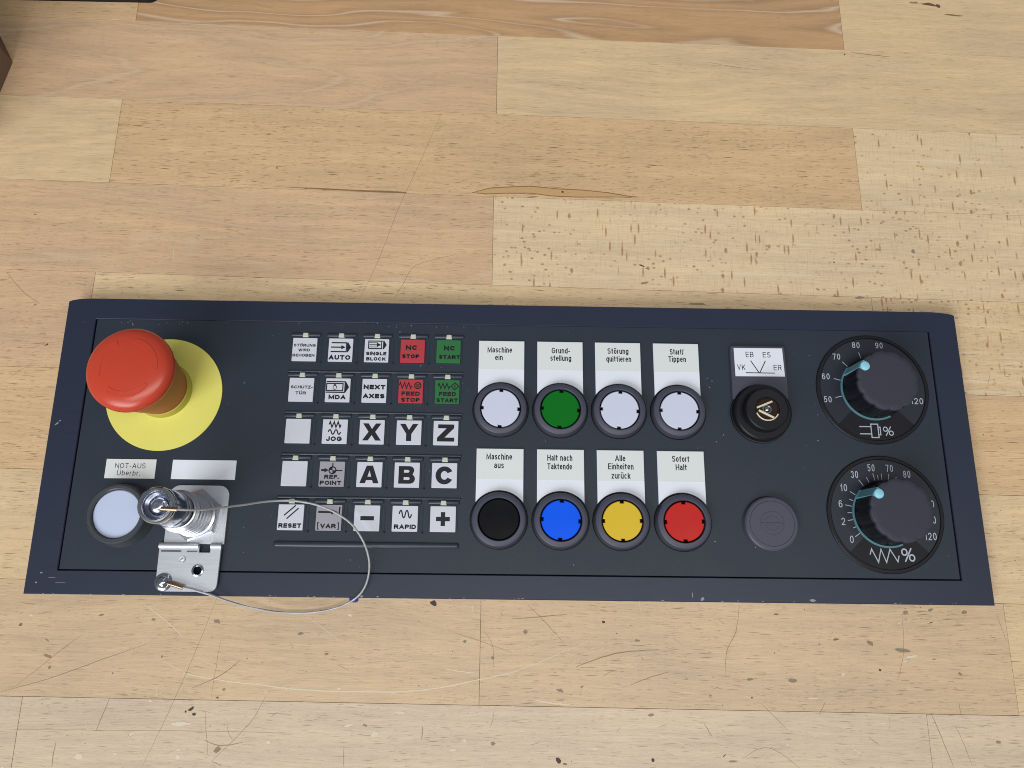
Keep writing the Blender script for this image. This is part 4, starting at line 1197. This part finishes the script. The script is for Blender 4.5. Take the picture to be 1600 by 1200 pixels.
part(MB().lathe([(0, 49.2), (0.5, 49.0), (0.9, 49.15), (2.0, 48.95), (3.3, 48.3), (4.2, 47.3), (4.5, 46.5), (5.7, 46.4)], 48), "plug_core", "darkchrome", plug, smooth=50)
m = MB()
m.tube([(3.4 + 1.2 * math.cos(t * math.pi / 8), -0.4 + 2.1 * math.sin(t * math.pi / 8), 47.0 + 2.2 * math.sin(t * math.pi / 8)) for t in range(-1, 10)], 0.6, 10)
part(m, "cable_eye", "chrome", plug, smooth=60)

flap = MB()
fw = 15.4
flap.plate([[(-fw, 0.0), (4.6, 0.0), (4.6, -3.0), (10.0, -3.0), (10.0, 0.0), (fw, 0.0)] + [(fw - 0.2, -18.0)] + [(fw - 0.3 - 3.4 + 3.4 * math.cos(math.radians(a)), -18.6 + 3.4 * math.sin(math.radians(a))) for a in (0, -22, -45, -67, -90)]
            + [(-fw + 3.7 + 3.4 * math.cos(math.radians(a)), -18.6 + 3.4 * math.sin(math.radians(a))) for a in (-90, -113, -135, -158, -180)], circle(2.1, 24, 4.9, -11.8)], 1.3, 2.5, 0.2, True)
fl = part(flap, "hinged_flap", "steel", panel, (-160.6, -53.6, 0), label="steel hinged flap hanging over the frame edge")
m = MB()
for x0, x1 in ((-fw, 4.2), (10.2, fw)):
    seg = 14
    vs = [(x, 0.1 + 1.7 * math.cos(2 * math.pi * i / seg), 1.75 + 1.7 * math.sin(2 * math.pi * i / seg)) for x in (x0, x1) for i in range(seg)]
    fs = [(i, (i + 1) % seg, seg + (i + 1) % seg, seg + i) for i in range(seg)] + [tuple(range(seg))[::-1], tuple(range(seg, 2 * seg))]
    m.add(vs, fs)
part(m, "hinge_barrel", "steel", fl, smooth=50)
part(MB().box(-fw, fw, 0.95, 2.2, 0.0, 0.5), "hinge_gap_shade", "gap", fl)  # black strip paints in the shade between socket plate and hinge
m = MB()
m.plate([rrect(10.2, 0.9, 0.4, 3, -9.2, -2.5)], 2.3, 2.53)
m.plate([rrect(5.4, 0.8, 0.35, 3, 1.2, -2.6)], 2.3, 2.53)
part(m, "slot_shade", "darkchrome", fl)  # flush darker strips, the shade of recessed slots put into colour
part(MB().lathe([(2.0, 1.2), (2.0, 2.8), (2.3, 3.0), (2.9, 2.8), (3.1, 2.45)], 32), "eyelet", "chrome", fl, (4.9, -11.8, 0), 40)
part(MB().lathe([(0, 1.25), (2.05, 1.25)], 24), "eyelet_shade", "gap", fl, (4.9, -11.8, 0))  # black disc painting the shade inside the open eyelet
part(MB().lathe([(0, 3.0), (0.5, 2.95), (0.9, 2.75), (1.5, 2.9), (1.8, 2.45)], 24), "dimple", "steel", fl, (-3.2, -6.6, 0), 50)
part(MB().lathe([(0, 5.2), (1.2, 5.1), (1.6, 4.8), (2.4, 4.5), (3.0, 3.6), (4.1, 3.3), (4.4, 2.9), (4.45, 2.4)], 40), "rivet", "chrome", fl, (-11.2, -17.6, 0), 40)

path = smooth_path([tuple(p) for p in CABLE], 6)
cab = part(MB().tube(path, 0.52, 12, 3, 1.5), "tether_cable", "cable", panel, smooth=70, label="thin stranded steel cable looping from the chrome plug to the flap")


def sleeve(a, b, r, name):
    A, B = Vector(a), Vector(b)
    pts = [A + (B - A) * t for t in (0, 0.04, 0.5, 0.96, 1)]
    part(MB().tube(pts, r, 14), name, "copper", cab, smooth=50)


sleeve(CABLE[0], CABLE[2], 1.05, "ferrule")
sleeve((-168.9, -71.6, 3.9), (-165.6, -72.4, 4.2), 1.2, "ferrule")
sleeve((-166.5, -72.2, 4.3), (-161.2, -73.7, 4.4), 1.15, "ferrule")
